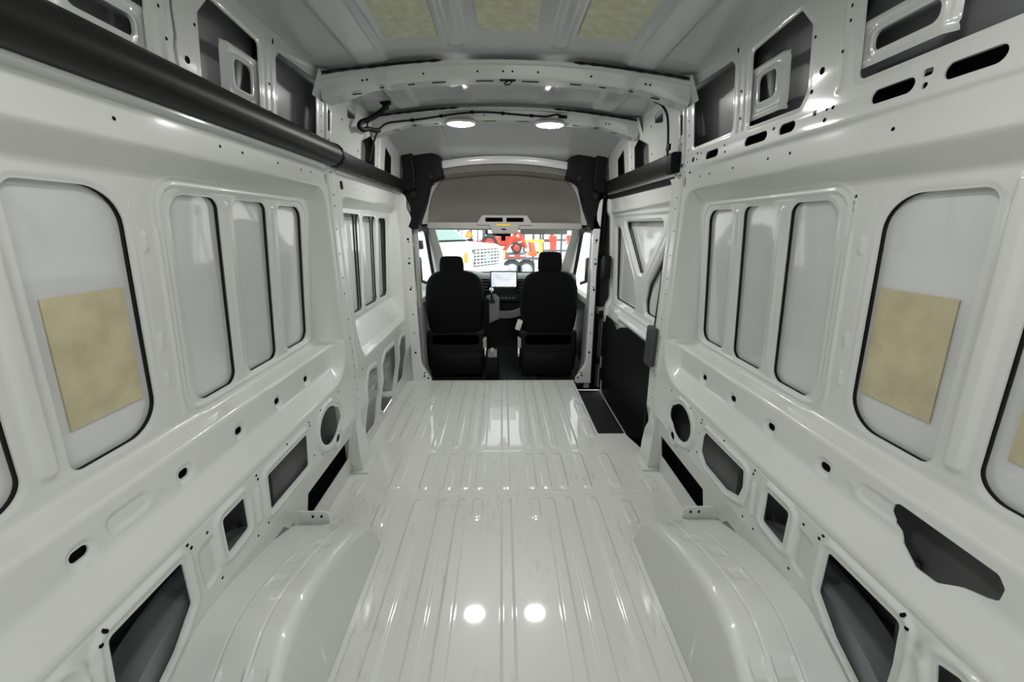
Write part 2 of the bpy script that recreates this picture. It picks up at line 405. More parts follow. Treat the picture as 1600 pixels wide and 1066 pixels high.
def make_wall(side):
    nm = 'wall_left' if side < 0 else 'wall_right'
    zz = np.linspace(0, 1.985, 4000); ds = np.hypot(np.gradient(zz), np.gradient(np.where((zz > .598) & (zz < 1.530), tab(zz, BAY), tab(zz, FACE))))
    arc = np.cumsum(ds); vs = np.interp(np.linspace(arc[0], arc[-1], 420), arc, zz)
    us = np.concatenate([np.arange(-1.2, .35, .04), np.arange(.35, 2.06, .0047), np.arange(2.06, 3.33, .010)])
    def hole(U, V):
        d = np.minimum(openings(U, V), low_cuts(U, V, side)); d = np.minimum(d, up_cuts(U, V)); d = np.minimum(d, belt_holes(U, V, side))
        d = np.minimum(d, sd_poly(U, V, [(1.425,.248),(1.895,.242),(1.905,.105),(1.425,.105)], .004))
        d = np.minimum(d, sd_box(U, V, 1.935, 1.947, 1.545, 1.588, .005))
        if side < 0:
            d = np.minimum(d, openings2(U, V)); d = np.minimum(d, low_cuts2(U, V))
            d = np.minimum(d, sd_poly(U, V, [(1.128,1.70),(1.139,1.70),(1.133,1.78),(1.139,1.80),(1.134,1.86),(1.142,1.93),(1.130,1.93),(1.124,1.86),(1.128,1.80),(1.122,1.77)]))
            d = np.minimum(d, sd_box(U, V, 2.105, 2.145, 1.535, 1.575, .002))
        else:
            d = np.minimum(d, up_slots(U, V)); d = np.minimum(d, sd_poly(U, V, SLOT_R, .007))
            d = np.minimum(d, sd_poly(U, V, [(2.085,-.2),(3.6,-.2),(3.6,1.60),(2.085,1.60)], .06))
            d = np.minimum(d, sd_box(U, V, 1.0475, 1.0535, 1.400, 1.428, .001)); d = np.minimum(d, sd_circ(U, V, 1.0505, 1.439, .005))
        return d
    pos = lambda U, V: (side*wall_x(U, V, side), U, V)
    w = sheet(nm, us, vs, pos, hole, WHITE, lip=(side*.004, 0, 0))
    tag(w, kind='structure')
    # outer skin behind the openings
    zz = np.arange(-.05, 1.99, .03)
    def spos(U, V):
        x = skin_x(V)+np.where(U > 2.0, .5*(.962-skin_x(V))*sst(V, .6, .8)*sst(1.58-V, .0, .1), 0)
        for zc in (.22, .30, .38): x = x-np.where((U > 2.1) & (side < 0), .010*bead(sd_line(U, V, (2.1, zc), (3.15, zc), .010), .02), 0)
        return side*x, U, V
    sh = None
    if side > 0: sh = lambda U, V: sd_box(U, V, 2.07, 3.6, -.4, 1.58)
    yy = np.concatenate([np.arange(-1.2, 2.05, .05), np.arange(2.06, 3.46, .03)])
    sheet('outer_skin', yy, np.arange(.72, 1.5801, .02), spos, sh, SKIN, parent=w)
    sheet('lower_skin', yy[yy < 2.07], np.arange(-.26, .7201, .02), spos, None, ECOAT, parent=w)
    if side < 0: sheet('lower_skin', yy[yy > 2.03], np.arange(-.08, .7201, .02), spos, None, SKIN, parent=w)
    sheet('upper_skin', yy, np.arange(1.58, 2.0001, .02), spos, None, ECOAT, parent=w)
    # black anti-flutter mastic between frame and skin round each opening
    for (a, b, c, d, r4) in OPEN+([o[:4]+((o[4],)*4,) for o in OPEN2] if side < 0 else []):
        e = .004; pts = []
        for cx, cz, sx, sz, r, a0 in ((b, d, -1, -1, r4[0], 0), (a, d, 1, -1, r4[2], 90), (a, c, 1, 1, r4[3], 180), (b, c, -1, 1, r4[1], 270)):
            for k in range(9):
                t = math.radians(a0+90*k/8); pts.append((cx+sx*r+(r+e)*math.cos(t), cz+sz*r+(r+e)*math.sin(t)))
        pts.append(pts[0]); full = []
        for p, q in zip(pts, pts[1:]):
            n = max(1, int(math.hypot(q[0]-p[0], q[1]-p[1])/.05))
            full += [(p[0]+(q[0]-p[0])*k/n, p[1]+(q[1]-p[1])*k/n) for k in range(n)]
        full.append(full[0])
        yz = np.array(full); sx_ = np.abs(spos(yz[:,0], yz[:,1])[0])
        rt = .004 if a < 2 else .0035
        mb = MB(); mb.tube([(side*(x-rt+.001), y, z) for x, (y, z) in zip(sx_, full)], rt, 6, cap=False); mb.build('mastic_bead', RUBBER, w)
    # inner return of the wheel box side, black shade plates and brackets seen through the upper openings
    br = [((1.325, 1.50, 1.715, 1.875), (1.362, 1.452, 1.760, 1.838), .018), ((.86, 1.075, 1.727, 1.825), (.885, 1.030, 1.752, 1.792), .016)]
    for (a, b, c, d), hh, rr in br:
        ps = lambda U, V, a=a, b=b, c=c, d=d, hh=hh: (side*(tab(V, FACE)+.012-.004*bead(sd_box(U, V, *hh, .012)-.010, .008)-.004*bead(np.abs(V-c-.012)-.004, .008)-.004*bead(np.abs(V-d+.012)-.004, .008)+.014*sst(a+.02-U, 0, .02)), U, V)
        ho = lambda U, V, hh=hh, rr=rr: sd_box(U, V, *hh, rr)
        bo = sheet('reinforcement_bracket', np.arange(a, b+.001, .006), np.arange(c, d+.001, .006), ps, ho, WHITE, parent=w, lip=(side*.008, 0, 0))
    # inner reinforcement, with black plates painting shade behind slot and seam
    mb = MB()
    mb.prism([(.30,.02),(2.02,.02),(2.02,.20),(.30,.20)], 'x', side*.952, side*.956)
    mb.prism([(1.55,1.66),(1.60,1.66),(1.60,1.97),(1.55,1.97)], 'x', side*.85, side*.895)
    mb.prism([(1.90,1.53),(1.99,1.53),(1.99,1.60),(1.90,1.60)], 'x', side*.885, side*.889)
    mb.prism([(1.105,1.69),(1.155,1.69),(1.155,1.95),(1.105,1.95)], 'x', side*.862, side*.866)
    mb.build('rail_and_shade_plates', DARK, w, smooth=False)['kind'] = 'stuff'
    cv = MB(); cv.prism([(.56,.675),(1.66,.675),(1.66,.735),(.56,.735)] if side < 0 else [(.80,.675),(1.66,.675),(1.66,.735),(.80,.735)], 'x', side*.906, side*.912); cv.build('belt_hole_shade', DARK, w, smooth=False)  # black plate painting the shade inside the belt holes
    cv = MB(); cv.prism([(.60,1.625),(1.80,1.625),(1.80,1.674),(.60,1.674)], 'x', side*.872, side*.876); cv.build('rail_slot_shade', DARK, w, smooth=False)  # black plate painting the shade inside the rail slots
    ar = MB(); ar.sweep([[(side*x, .88+rr_*math.cos(a), -.06+rr_*math.sin(a)) for x, rr_ in ((.862,.36),(.862,.47),(.955,.47),(.955,.36))] for a in np.linspace(0, math.pi, 25)]); ar.build('outer_wheel_arch', ECOAT, w, sharp=40)
    ar = MB()
    for ya in (.66, 1.21, 1.33): ar.tube([(side*.965, ya, .22), (side*.975, ya+.06, .58)], .012, 6)
    ar.build('inner_stiffener', ECOAT, w)['kind'] = 'stuff'
    # small fixing holes: dark discs set in the sheet
    hb = MB(); n = 8
    def dot(y, z, r=.005, ry=None):
        x = float(wall_x(np.array([y]), np.array([z]), side)[0]); ex = .01
        x1 = float(wall_x(np.array([y]), np.array([z+ex]), side)[0]); sl = (x1-x)/ex
        pts = []
        for k in range(n):
            t = 2*math.pi*k/n; dy, dz = (ry or r)*math.cos(t), r*math.sin(t)
            pts.append((side*(x+sl*dz-.0006), y+dy, z+dz))
        hb.add(pts, [tuple(range(n))])
    for y in (.62, .93, 1.25, 1.35, 1.55, 1.72, 1.80): dot(y, 1.565+(.01 if y > 1.2 else .005), .0045)
    for y in (.60,.82,1.11,1.30,1.47,1.58,1.78): dot(y, .567, .005); 
    for y in (.585,.83,1.115,1.475): dot(y, .548, .005)
    for y, z in ((.885,.545),(.90,.37),(.56,.40),(1.07,.36),(1.13,.36),(1.30,.365),(1.48,.40),(1.55,.36),(1.47,.50)): dot(y, z, .0045)
    for z in (.42,.48,.56,.62,.70,.78,.88,1.02,1.10,1.22,1.34,1.45,1.50,1.60,1.63,1.68,1.74,1.80,1.86,1.92): 
        dot(2.005+.01*math.sin(z*31), z, .005); 
        if z > 1.0: dot(1.925 if z > 1.6 else 2.06, z+.02, .004)
    for y, z, r in ((1.90,1.60,.008),(1.87,1.652,.011),(1.835,1.672,.005),(1.835,1.648,.005),(1.80,1.668,.004),(1.62,1.665,.004),(1.61,1.64,.005),(1.11,1.66,.005),(1.13,1.66,.004),(1.13,1.635,.006),(1.96,1.64,.009),(1.98,1.655,.006),(1.20,1.85,.004),(1.195,1.72,.006),(1.53,1.82,.005),(1.53,1.735,.005),(1.165,1.76,.009),(1.09,1.84,.004),(1.09,1.87,.004),(1.10,1.78,.004)):
        if side > 0 or z > 1.72: dot(y, z, r)
    for y in (1.56, 1.91, 1.18, 1.06): dot(y, 1.955 if y > 1.1 else 1.90, .009, .005)
    for y, z in ((2.12,1.93),(2.15,1.86),(2.20,1.72),(2.38,1.90),(2.38,1.76),(2.73,1.73),(2.73,1.80),(2.84,1.72),(3.12,1.80),(3.15,1.92)): dot(y, z, .006)
    if side < 0:
        for y in (2.15,2.3,2.45,2.62,2.8,3.0,3.15): dot(y, 1.55, .004)
        for y, z in ((2.12,.56),(2.40,.57),(2.41,.30),(2.84,.56),(2.84,.25),(2.41,.05),(2.85,.04),(3.17,.57),(2.09,.20)): dot(y, z, .006)
    hb.build('fixing_holes', DARK, w, smooth=False)['kind'] = 'stuff'
    return w
wall_left = make_wall(-1)
wall_right = make_wall(1)

# ------------------------------------------------------------------ floor
LANES_R = [0, .145, .225, .318, .447]
def floor_z(U, V):
    z = np.zeros(U.shape)
    A = np.abs(U+.005)
    def rib(cx, hw, y0, y1, h=.0055):
        nonlocal z
        z = z+h*bead(sd_box(A if cx > 0 else U+.005, V, cx-hw, cx+hw, y0, y1, min(hw, .02)), .007)
    for cx in (0, .225, .318, .447): rib(cx, .024, -1.5, 1.685)
    rib(.145, .024, 1.545, 1.685); rib(.613, .026, 1.50, 1.66)
    for cx in (0, .145, .225, .318, .447): rib(cx, .023, 1.765, 2.095)
    rib(.605, .030, 1.775, 2.09); rib(.805, .027, 1.74, 1.85)
    for cx in (0, .147, .228, .318, .447): rib(cx, .023, 2.17, 3.29)
    for y0, y1 in ((2.30,2.52),(2.58,2.80),(2.90,3.16)): rib(.585, .030, y0, y1)
    L = U < 0
    z = z+np.where(L, .007*bead(sd_box(U, V, -.80, -.755, 2.25, 3.2, .02), .012), 0)
    z = z+np.where(L, .006*bead(sd_box(U, V, -.71, -.68, 2.30, 2.75, .015), .012), 0)
    z = z-.004*bead(np.abs(V-2.14)-.002, .008)-.0025*bead(np.abs(V-1.727)-.001, .007)
    z = z+.004*bead(np.abs(V-1.735)-.002, .006)*bead(np.abs(np.abs(U)-.30)-.06, .03)
    return z
def floor_hole(U, V):
    return sd_poly(U, V, [(.632,2.335),(.815,2.335),(.862,2.16),(.90,2.06),(1.2,2.06),(1.2,3.6),(.632,3.6)], .012)
fl = sheet('floor', np.arange(-.893, .894, .0042), np.concatenate([np.arange(-1.2, .7, .04), np.arange(.7, 3.312, .0095)]),
           lambda U, V: (U, V, floor_z(U, V)), floor_hole, FLOORM, lip=(0, 0, -.022))
tag(fl, kind='structure')
# folded front edge of the load floor down to the cab floor
MB().prism([(3.300,-.10),(3.304,-.10),(3.304,.0),(3.300,.0)], 'x', -.82, .64).build('floor_edge', WHITE, fl, smooth=False)
# step well beside the sliding door
mb = MB(); mb.prism([(.61,2.02),(.97,2.02),(.97,3.42),(.61,3.42)], 'z', -.20, -.155); mb.build('step_tread', MATB, fl, smooth=False)
mb = MB(); mb.prism([(2.02,-.17),(3.42,-.17),(3.42,-.022),(2.02,-.022)], 'x', .634, .645); mb.prism([(.62,-.17),(.97,-.17),(.97,-.022),(.62,-.022)], 'y', 2.325, 2.333)
mb.build('step_riser', RUBBER, fl, smooth=False)

# ------------------------------------------------------------------ wheel boxes
def wheel_box(side, label):
    key = np.array([(1.400,-.01),(1.390,.06),(1.365,.13),(1.325,.178),(1.272,.208),(1.20,.238),(1.05,.288),(.93,.316),(.86,.325),(.80,.319),(.74,.292),(.62,.215),(.50,.13),(.40,.05),(.36,-.01)])
    t = np.linspace(0, len(key)-1, 241)
    def cat(P, t):
        i = np.clip(t.astype(int), 0, len(P)-2); u = (t-i)[:,None]
        p0, p1, p2, p3 = P[np.maximum(i-1, 0)], P[i], P[i+1], P[np.minimum(i+2, len(P)-1)]
        return .5*((2*p1)+(p2-p0)*u+(2*p0-5*p1+4*p2-p3)*u*u+(3*p1-p0-3*p2+p3)*u**3)
    C = cat(key, t); tan = np.gradient(C, axis=0); nrm = np.stack([tan[:,1], -tan[:,0]], -1); nrm /= np.linalg.norm(nrm, axis=1)[:,None]
    rings = []
    XO = .868
    for (y, z), (ny, nz) in zip(C, nrm):
        if nz < 0: ny, nz = -ny, -nz
        r = min(.036, max(z, .001)*.9); xin = .566+.022*min(1, max(z, 0)/.3)
        row = []
        xs = np.linspace(XO, xin+r, 90)
        for x in xs:
            h = 0
            h -= .0026*math.exp(-((x-.668)/.002)**2)+.0026*math.exp(-((x-.748)/.002)**2)-.0015*(1 if .668 < x < .748 else 0)
            def rc(x0, x1, y0, y1, dep):
                qx, qy = abs(x-(x0+x1)/2)-(x1-x0)/2+.006, abs(y-(y0+y1)/2)-(y1-y0)/2+.006
                d = math.hypot(max(qx, 0), max(qy, 0))+min(max(qx, qy), 0)-.006; u = min(1, max(0, (-d+.004)/.008)); return -dep*u*u*(3-2*u)
            h += rc(.678,.738,.672,.712,.009)+rc(.600,.660,.672,.712,.009)+rc(.69,.735,.91,.955,.005)+rc(.69,.735,1.02,1.06,.004)+rc(.64,.70,1.12,1.15,.003)
            row.append((side*x, y+ny*h, z+nz*h))
        for k in range(1, 9):
            a = k/8*math.pi/2; row.append((side*(xin+r-r*math.sin(a)), y, z-r+r*math.cos(a)))
        zt = z-r
        for k in range(1, 11):
            f = k/10; xx = xin+(.566-xin)*f
            b = sum(math.exp(-((y-yb)/.010)**2) for yb in (1.28,1.17,1.05,.86,.70))
            row.append((side*(xx-.003*b*math.sin(f*math.pi)), y, zt*(1-f)-.002))
        rings.append(row)
    mb = MB(); mb.sweep(rings, closed=False, cap=False)
    o = mb.build('wheel_box', WHITE, None, sharp=80)
    tag(o, label, 'wheel box', 'wheel boxes standing on the load floor')
    # welded base flange
    fb = MB()
    fb.prism([(side*.566,.36),(side*.546,.36),(side*.546,1.385),(side*.566,1.400)] if side > 0 else [(side*.566,.36),(side*.566,1.400),(side*.546,1.385),(side*.546,.36)], 'z', .001, .008)
    fb.build('base_flange', WHITE, o, smooth=False)
    gp = MB(); gp.prism([(side*.735,.16),(side*.735,.228),(side*.75,.238),(side*.86,.240),(side*.86,.16)], 'y', 1.325, 1.330)
    g = gp.build('front_tab', WHITE, o, smooth=False)
    hb = MB()
    for xx in (.765,.80): hb.prism([(side*xx+.005*math.cos(k*math.pi/4), .215+.007*math.sin(k*math.pi/4)) for k in range(8)], 'y', 1.3235, 1.3245)
    hb.build('fixing_holes', DARK, g, smooth=False)['kind'] = 'stuff'
    return o
wheel_box(-1, 'white dented wheel box against the left wall below the square cut-out')
wheel_box(1, 'white dented wheel box against the right wall below the square cut-out')

# foot of the post, folded bracket on both sides
for side in (-1, 1):
    mb = MB()
    a, b = 1.935, 2.075
    def ring(y, xi, z): return (side*xi, y, z)
    P = [(a,.846,0),(b,.80,0),(b,.885,0)]
    rings = []
    for z, ya, yb, xi in ((0,a,b,.828),(.10,a,b,.832),(.13,a+.005,b,.835),(.20,a+.01,b-.01,.838),(.26,a+.015,b-.045,.840),(.40,a+.015,b-.05,.843)):
        rings.append([(side*.886,ya,z),(side*xi,ya,z),(side*xi,ya+.004,z),(side*(xi),yb,z),(side*.886,yb,z)])
    mb.sweep(rings, closed=False, cap=False)
    mb.box((side*.842, 2.01, .004), (.10, .20, .006))
    o = mb.build('pillar_foot', WHITE, wall_left if side < 0 else wall_right, bev=.006)

# ------------------------------------------------------------------ ceiling
def roof_z(U, V):
    z = 2.052-.068*np.abs(U/.80)**2.2
    z = z-np.where(V > 2.62, .155*((np.maximum(V, 2.62)-2.62)/.83)**1.6, 0)
    A = np.abs(U)
    front = (V > 1.99) & (V < 2.56); rear = V < 1.91
    for c, hw, h in ((.205,.028,.010),(.56,.062,.014)):
        z = z-np.where(rear | front, h*bead(np.where(rear, sd_box(A, V, c-hw, c+hw, -3, 1.80+.09*(c > .3), .02), sd_box(A, V, c-hw, c+hw, 2.02, 2.52, .02)), .022), 0)
    z = z+np.where(V > 2.66, .006*bead(np.abs(A-.44)-.002, .012), 0)
    z = z-np.where((V > 2.66) & (A < .44), .010*bead(-(A-.44), .012)*0, 0)
    return z
cl = sheet('ceiling', np.arange(-.81, .811, .0095), np.concatenate([np.arange(-1.2, 1.3, .05), np.arange(1.3, 3.46, .014)]), lambda U, V: (U, V, roof_z(U, V)), None, ROOF)
tag(cl, kind='structure')

# ------------------------------------------------------------------ roof bows
def arch(x): return -.062*(abs(x)/.74)**2.1
def roof_bow(Y, label, lamps=False, half=.80):
    t = empty('roof_bow', (0, Y, 1.90)); 
    tag(t, label, 'roof bow', 'curved white roof bows')
    mb = MB(); rings = []
    for x in np.linspace(-half, half, 65):
        a = arch(x); e = max(0, (abs(x)-.56)/.24); e = e*e*(3-2*e) if e < 1 else 1
        w = .052+.014*e-(.007 if abs(x) > .545 else 0); hb = .060+.014*e-(.006 if abs(x) > .545 else 0); top = .135+a-.004; bot = top-hb-.012*e
        rings.append([(x,-w-.018,top),(x,-w-.016,top-.012),(x,-w,top-.014),(x,-w*.86,bot+.012),(x,-w*.70,bot),(x,w*.70,bot),(x,w*.86,bot+.012),(x,w,top-.014),(x,w+.016,top-.012),(x,w+.018,top)])
    mb.sweep(rings, closed=True, cap=True)
    mb.build('beam', WHITE, t, sharp=28)
    hb = MB()
    def facebot(x, w2, d2, yoff=0):
        a = arch(x); e = max(0, (abs(x)-.56)/.24); e = e*e*(3-2*e) if e < 1 else 1
        bot = .135+a-.004-(.060+.014*e)-.012*e
        ts = [(-.5,-.5),(.5,-.5),(.5,.5),(-.5,.5)]
        hb.add([(x+p*w2, yoff+q*d2, .135+arch(x+p*w2)-.004-(.060+.014*e)-.012*e-.0007) for p, q in ts], [(0,1,2,3)])
    for x, w2 in ((-.30,.06),(-.10,.075),(.10,.075),(.30,.05),(-.42,.03),(.42,.03),(-.55,.02),(.55,.02),(-.66,.04),(.66,.04)): facebot(x, w2, .014, -.012)
    for x in (-.62,-.60,-.36,-.13,-.02,.02,.13,.36,.60,.62):
        a = arch(x); zc = .135+a-.040; yy = -.0512
        e = max(0, (abs(x)-.56)/.24); e = e*e*(3-2*e)
        yy = -(.052+.014*e)*.93-.0012
        hb.add([(x+.0045*math.cos(k*math.pi/4), yy, zc+.0045*math.sin(k*math.pi/4)) for k in range(8)], [tuple(range(8))])
    hb.build('punched_holes', DARK, t, smooth=False)['kind'] = 'stuff'
    for s in (-1, 1):
        ge = MB(); ge.add([(s*.775,-.11,.075),(s*.775,.10,.075),(s*.815,.10,-.02),(s*.815,-.11,-.02),(s*.72,-.055,.085),(s*.72,.055,.085)], [(0,1,2,3),(0,4,5,1)])
        ge.build('end_gusset', WHITE, t, smooth=False)
    # black sealant bead where the bow meets the roof skin
    for s in (-1, 1):
        sb = MB(); pts = [(s*x, -.072-.028*max(0, (x-.56)/.24), .132+arch(x)) for x in np.linspace(.28, .77, 18)]
        sb.tube(pts, [.0025+.004*abs(math.sin(i*1.7)) for i in range(18)], 6)
        sb.build('sealant', RUBBER, t)
    return t
bow_mid = roof_bow(1.955, 'white punched roof bow nearest the ceiling pads, with no lamps')
bow_front = roof_bow(2.62, 'white roof bow carrying the two lit lamps')
bow_front.children[0]
bow_added = roof_bow(.51, 'unseen white roof bow added above the camera to carry lamps')  # out of view, added to hold the extra lamp pair
# wire loop under the nearer bow
mb = MB(); mb.tube([(.0,1.93,1.972),(.02,1.925,1.962),(.01,1.92,1.952),(-.01,1.925,1.950),(-.015,1.93,1.958),(.0,1.935,1.966)], .003, 6)
mb.box((0,1.93,1.970), (.07,.02,.005))
tag(mb.build('wire_clip', RUBBER), 'small black wire loop hanging under the nearer roof bow', 'wire clip')

# ------------------------------------------------------------------ lamps
LENS = mat('lamp_lens', (1,1,1), 0.3, emit=(1.0,0.99,0.97), emit_s=LAMP_STRENGTH)
LENS_ADDED = mat('added_lamp_lens', (1,1,1), 0.3, emit=(1.0,0.99,0.97), emit_s=ADDED_LAMP_STRENGTH)  # lens of the added out-of-view lamps
def dome_lamp(x, y, z, label, grp, lens=None):
    t = empty('dome_lamp', (x, y, z)); tag(t, label, 'lamp', grp)
    mb = MB(); mb.lathe([(.001,.016),(.058,.016),(.066,.008),(.064,-.002),(.056,-.004)], (0,0,0), 'z', 24); mb.v = [(x*1.45, y, z) for x, y, z in mb.v]; mb.build('housing', CREAM, t)
    mb = MB(); mb.lathe([(.056,-.004),(.046,-.009),(.026,-.012),(.001,-.013)], (0,0,0), 'z', 24); mb.v = [(x*1.45, y, z) for x, y, z in mb.v]; mb.build('lens', lens or LENS, t)
    return t
dome_lamp(-.272, 2.60, 1.952, 'lit round dome lamp on the front roof bow, left of the pair', 'dome lamps on the front bow')
dome_lamp(.266, 2.60, 1.952, 'lit round dome lamp on the front roof bow, right of the pair', 'dome lamps on the front bow')
for x, sd in ((-.27,'left'), (.27,'right')): dome_lamp(x, .50, 1.948, 'unseen dome lamp added for light on the %s of the rear bow above the camera' % sd, 'unseen lamps added on the rear bow', LENS_ADDED)  # unseen pair, added for the light it gives the load bay

# ------------------------------------------------------------------ damping pads
def pad(name, label, corners, n, th, cat='damping pad', grp=None):
    """thin slab on a surface; corners in order, n = direction of its free face"""
    c = [Vector(p) for p in corners]; n = Vector(n).normalized()*th
    mb = MB(); mb.add([*c, *[p+n for p in c]], [(0,1,2,3),(7,6,5,4),(0,4,5,1),(1,5,6,2),(2,6,7,3),(3,7,4,0)])
    o = mb.build(name, PAD, None, smooth=False, bev=.0008); return tag(o, label, cat, grp)
def wall_pad(side, y0, y1, z0, z1, label, sk=0):
    P = lambda y, z: (side*(float(skin_x(z))-.0005), y, z)
    pad('damping_pad', label, [P(y0, z0), P(y1, z0+sk), P(y1, z1), P(y0, z1-sk)], (-side, 0, -.1), .004, grp='damping pads on the walls')
wall_pad(-1, .773, .949, .922, 1.212, 'khaki rectangular damping pad inside the big opening of the left wall')
wall_pad(1, .777, .954, .925, 1.214, 'khaki rectangular damping pad whole in view on the right wall')
wall_pad(1, .44, .632, .925, 1.214, 'khaki damping pad cut off by the right edge of the photo')
for (x0, x1, xa, xb, yf, lb) in ((-.452,-.265,-.452,-.265,1.715,'khaki ceiling damping pad left of the middle one'),(-.113,.104,-.113,.104,1.672,'khaki ceiling damping pad in the middle of the roof'),(.258,.462,.258,.462,1.700,'khaki ceiling damping pad right of the middle one')):
    n = 8; xs = np.linspace(x0, x1, n); mb = MB(); rg = []
    for x in xs:
        zt = float(2.052-.068*abs(x/.8)**2.2)-.0015
        rg.append([(x,1.25,zt),(x,yf,zt),(x,yf,zt-.004),(x,1.25,zt-.004)])
    mb.sweep(rg); tag(mb.build('damping_pad', PADC, None, sharp=40), lb, 'damping pad', 'damping pads under the roof')

def sorted_quad(s): return [(s*.95,-.1),(s*.0,-.1),(s*.0,1.9),(s*.83,1.9)]
# ------------------------------------------------------------------ rear frame (behind the camera: left leaf shut to trim the light)
mb = MB()
mb.prism([(-1.0,1.86),(1.0,1.86),(.86,2.06),(-.86,2.06)], 'y', -1.26, -1.2)
for s in (-1, 1): mb.prism([(s*.80,0),(s*1.0,0),(s*.90,1.98),(s*.76,1.98)] if s > 0 else [(s*.80,0),(s*.76,1.98),(s*.90,1.98),(s*1.0,0)], 'y', -1.26, -1.2)
mb.prism([(-1.0,-.15),(1.0,-.15),(1.0,.0),(-1.0,.0)], 'y', -1.26, -1.2)
tag(mb.build('trim_1', WHITE, None, bev=.01), kind='structure')
for s in (-1,):
    mb = MB(); mb.prism(sorted_quad(s) if s < 0 else [(0,-.1),(.52,-.1),(.52,1.9),(0,1.9)], 'y', -1.30, -1.26); tag(mb.build('door_%d' % (4 if s < 0 else 5), WHITE, None, smooth=False), kind='structure')  # unseen left door leaf, added to cut daylight from behind
# underside and roof outside, so that daylight only enters through the windows and the open right half of the rear
mb = MB(); mb.prism([(-1.0,-1.2),(1.0,-1.2),(1.0,3.42),(-1.0,3.42)], 'z', -.26, -.205)
tag(mb.build('trim_2', RUBBER, None, smooth=False), kind='structure')
rgs = []
mb = MB()
for x in np.linspace(-1.0, 1.0, 21):
    z = 2.12-.10*abs(x/.9)**2.4
    rgs.append([(x,-1.26,z-.03),(x,3.5,z-.03),(x,3.5,z),(x,-1.26,z)])
mb.sweep(rgs); tag(mb.build('trim_3', ROOF, None, sharp=60), kind='structure')

# ------------------------------------------------------------------ black side ducts
def duct(name, label, side, y0, y1, prof, cap0=True):
    t = empty(name, (side*.84, y0, 1.66)); tag(t, label, 'cable duct')
    mb = MB(); mb.sweep([[(side*(x-.84), y-y0, z-1.66) for x, z in prof] for y in (y0, y0+.002, y1-.002, y1)]); mb.build('cover', BARM, t, sharp=30)
    c = MB(); c.sweep([[(side*(.84-(.84-x)*1.05-.84), y-y0, (z-1.667)*1.06+.007) for x, z in prof] for y in (y1-.012, y1+.006)]); c.build('end_band', BLACKP, t, sharp=30)
    return t
ROUND = [(.846,1.628),(.815,1.622),(.790,1.627),(.772,1.640),(.762,1.660),(.762,1.680),(.770,1.700),(.785,1.715),(.808,1.723),(.838,1.722)]
FLAT = [(.850,1.628),(.805,1.620),(.797,1.624),(.790,1.640),(.786,1.690),(.790,1.700),(.800,1.706),(.840,1.706)]
duct('cable_duct', 'long black rounded duct along the top of the left wall', -1, -1.15, 1.985, ROUND)
duct('cable_duct', 'black flat-faced duct above the left front bay, beyond the rounded one', -1, 2.0, 3.33, FLAT)
d3 = duct('cable_duct', 'black flat-faced duct above the sliding door on the right', 1, 2.03, 3.36, FLAT)
c = MB(); c.sweep([[(x-.84, y, (z-1.667)*1.15+.007-.004) for x, z in FLAT] for y in (-.03, .03)]); c.build('end_cap', BLACKP, d3, bev=.004)
# pale flange strip under the rounded duct
mb = MB(); mb.prism([(-.846,1.606),(-.815,1.612),(-.815,1.623),(-.845,1.625)], 'y', -1.15, 1.90)
tag(mb.build('trim_4', WHITE, None, bev=.002), kind='structure')

# ------------------------------------------------------------------ wiring
def wire(name, label, pts, r, m=RUBBER):
    P = [Vector(p) for p in pts]; out = []
    for i in range(len(P)-1):
        p0, p1, p2, p3 = P[max(i-1,0)], P[i], P[i+1], P[min(i+2,len(P)-1)]
        for k in range(6):
            u = k/6; out.append(.5*((2*p1)+(p2-p0)*u+(2*p0-5*p1+4*p2-p3)*u*u+(3*p1-p0-3*p2+p3)*u**3))
    out.append(P[-1]); mb = MB(); mb.tube(out, r, 8)
    return tag(mb.build(name, m), label, 'wiring')
LB = lambda x: 2.031+arch(x)
w1 = wire('wiring_harness', 'black wiring harness running along the lit roof bow and down the left wall',
     [(.33,2.545,1.985),(.30,2.55,1.995)]+[(x, 2.548, LB(x)-.035-.008*math.sin(x*9)) for x in np.linspace(.24, -.62, 14)]+[(-.70,2.53,1.93),(-.745,2.50,1.88),(-.775,2.48,1.80),(-.790,2.47,1.745),(-.796,2.46,1.718)], .0055)
for x in (-.55,-.38,-.20,-.02,.15):
    mb = MB(); mb.box((x,2.545,LB(x)-.036-.008*math.sin(x*9)), (.022,.016,.016), bev=.003); o = mb.build('clip', BLACKP, w1)
mb = MB(); mb.box((.335,2.545,1.982), (.05,.02,.016), bev=.004); mb.build('connector', BLACKP, w1)
w2 = wire('connector_lead', 'thick looped black connector lead on the upper left wall beside the lit bow',
     [(-.66,2.40,2.0),(-.665,2.38,1.97),(-.70,2.36,1.935),(-.735,2.33,1.905),(-.765,2.30,1.885),(-.775,2.28,1.86),(-.765,2.31,1.85),(-.755,2.36,1.865),(-.745,2.44,1.875),(-.73,2.48,1.885)], .013, BLACKP)
mb = MB(); mb.box((-.66,2.40,2.005), (.055,.03,.022), bev=.005); mb.box((-.66,2.40,1.985), (.03,.025,.03), bev=.004); mb.build('plug', BLACKP, w2)
w3 = wire('wiring_harness', 'black wire dropping down the right post to the duct end',
     [(.70,2.06,1.935),(.735,2.06,1.92),(.762,2.06,1.89),(.775,2.06,1.85),(.785,2.06,1.78),(.79,2.055,1.70),(.80,2.05,1.65)], .006)
mb = MB(); mb.box((.79,2.055,1.735), (.014,.03,.03), bev=.003); mb.build('clip', BLACKP, w3)

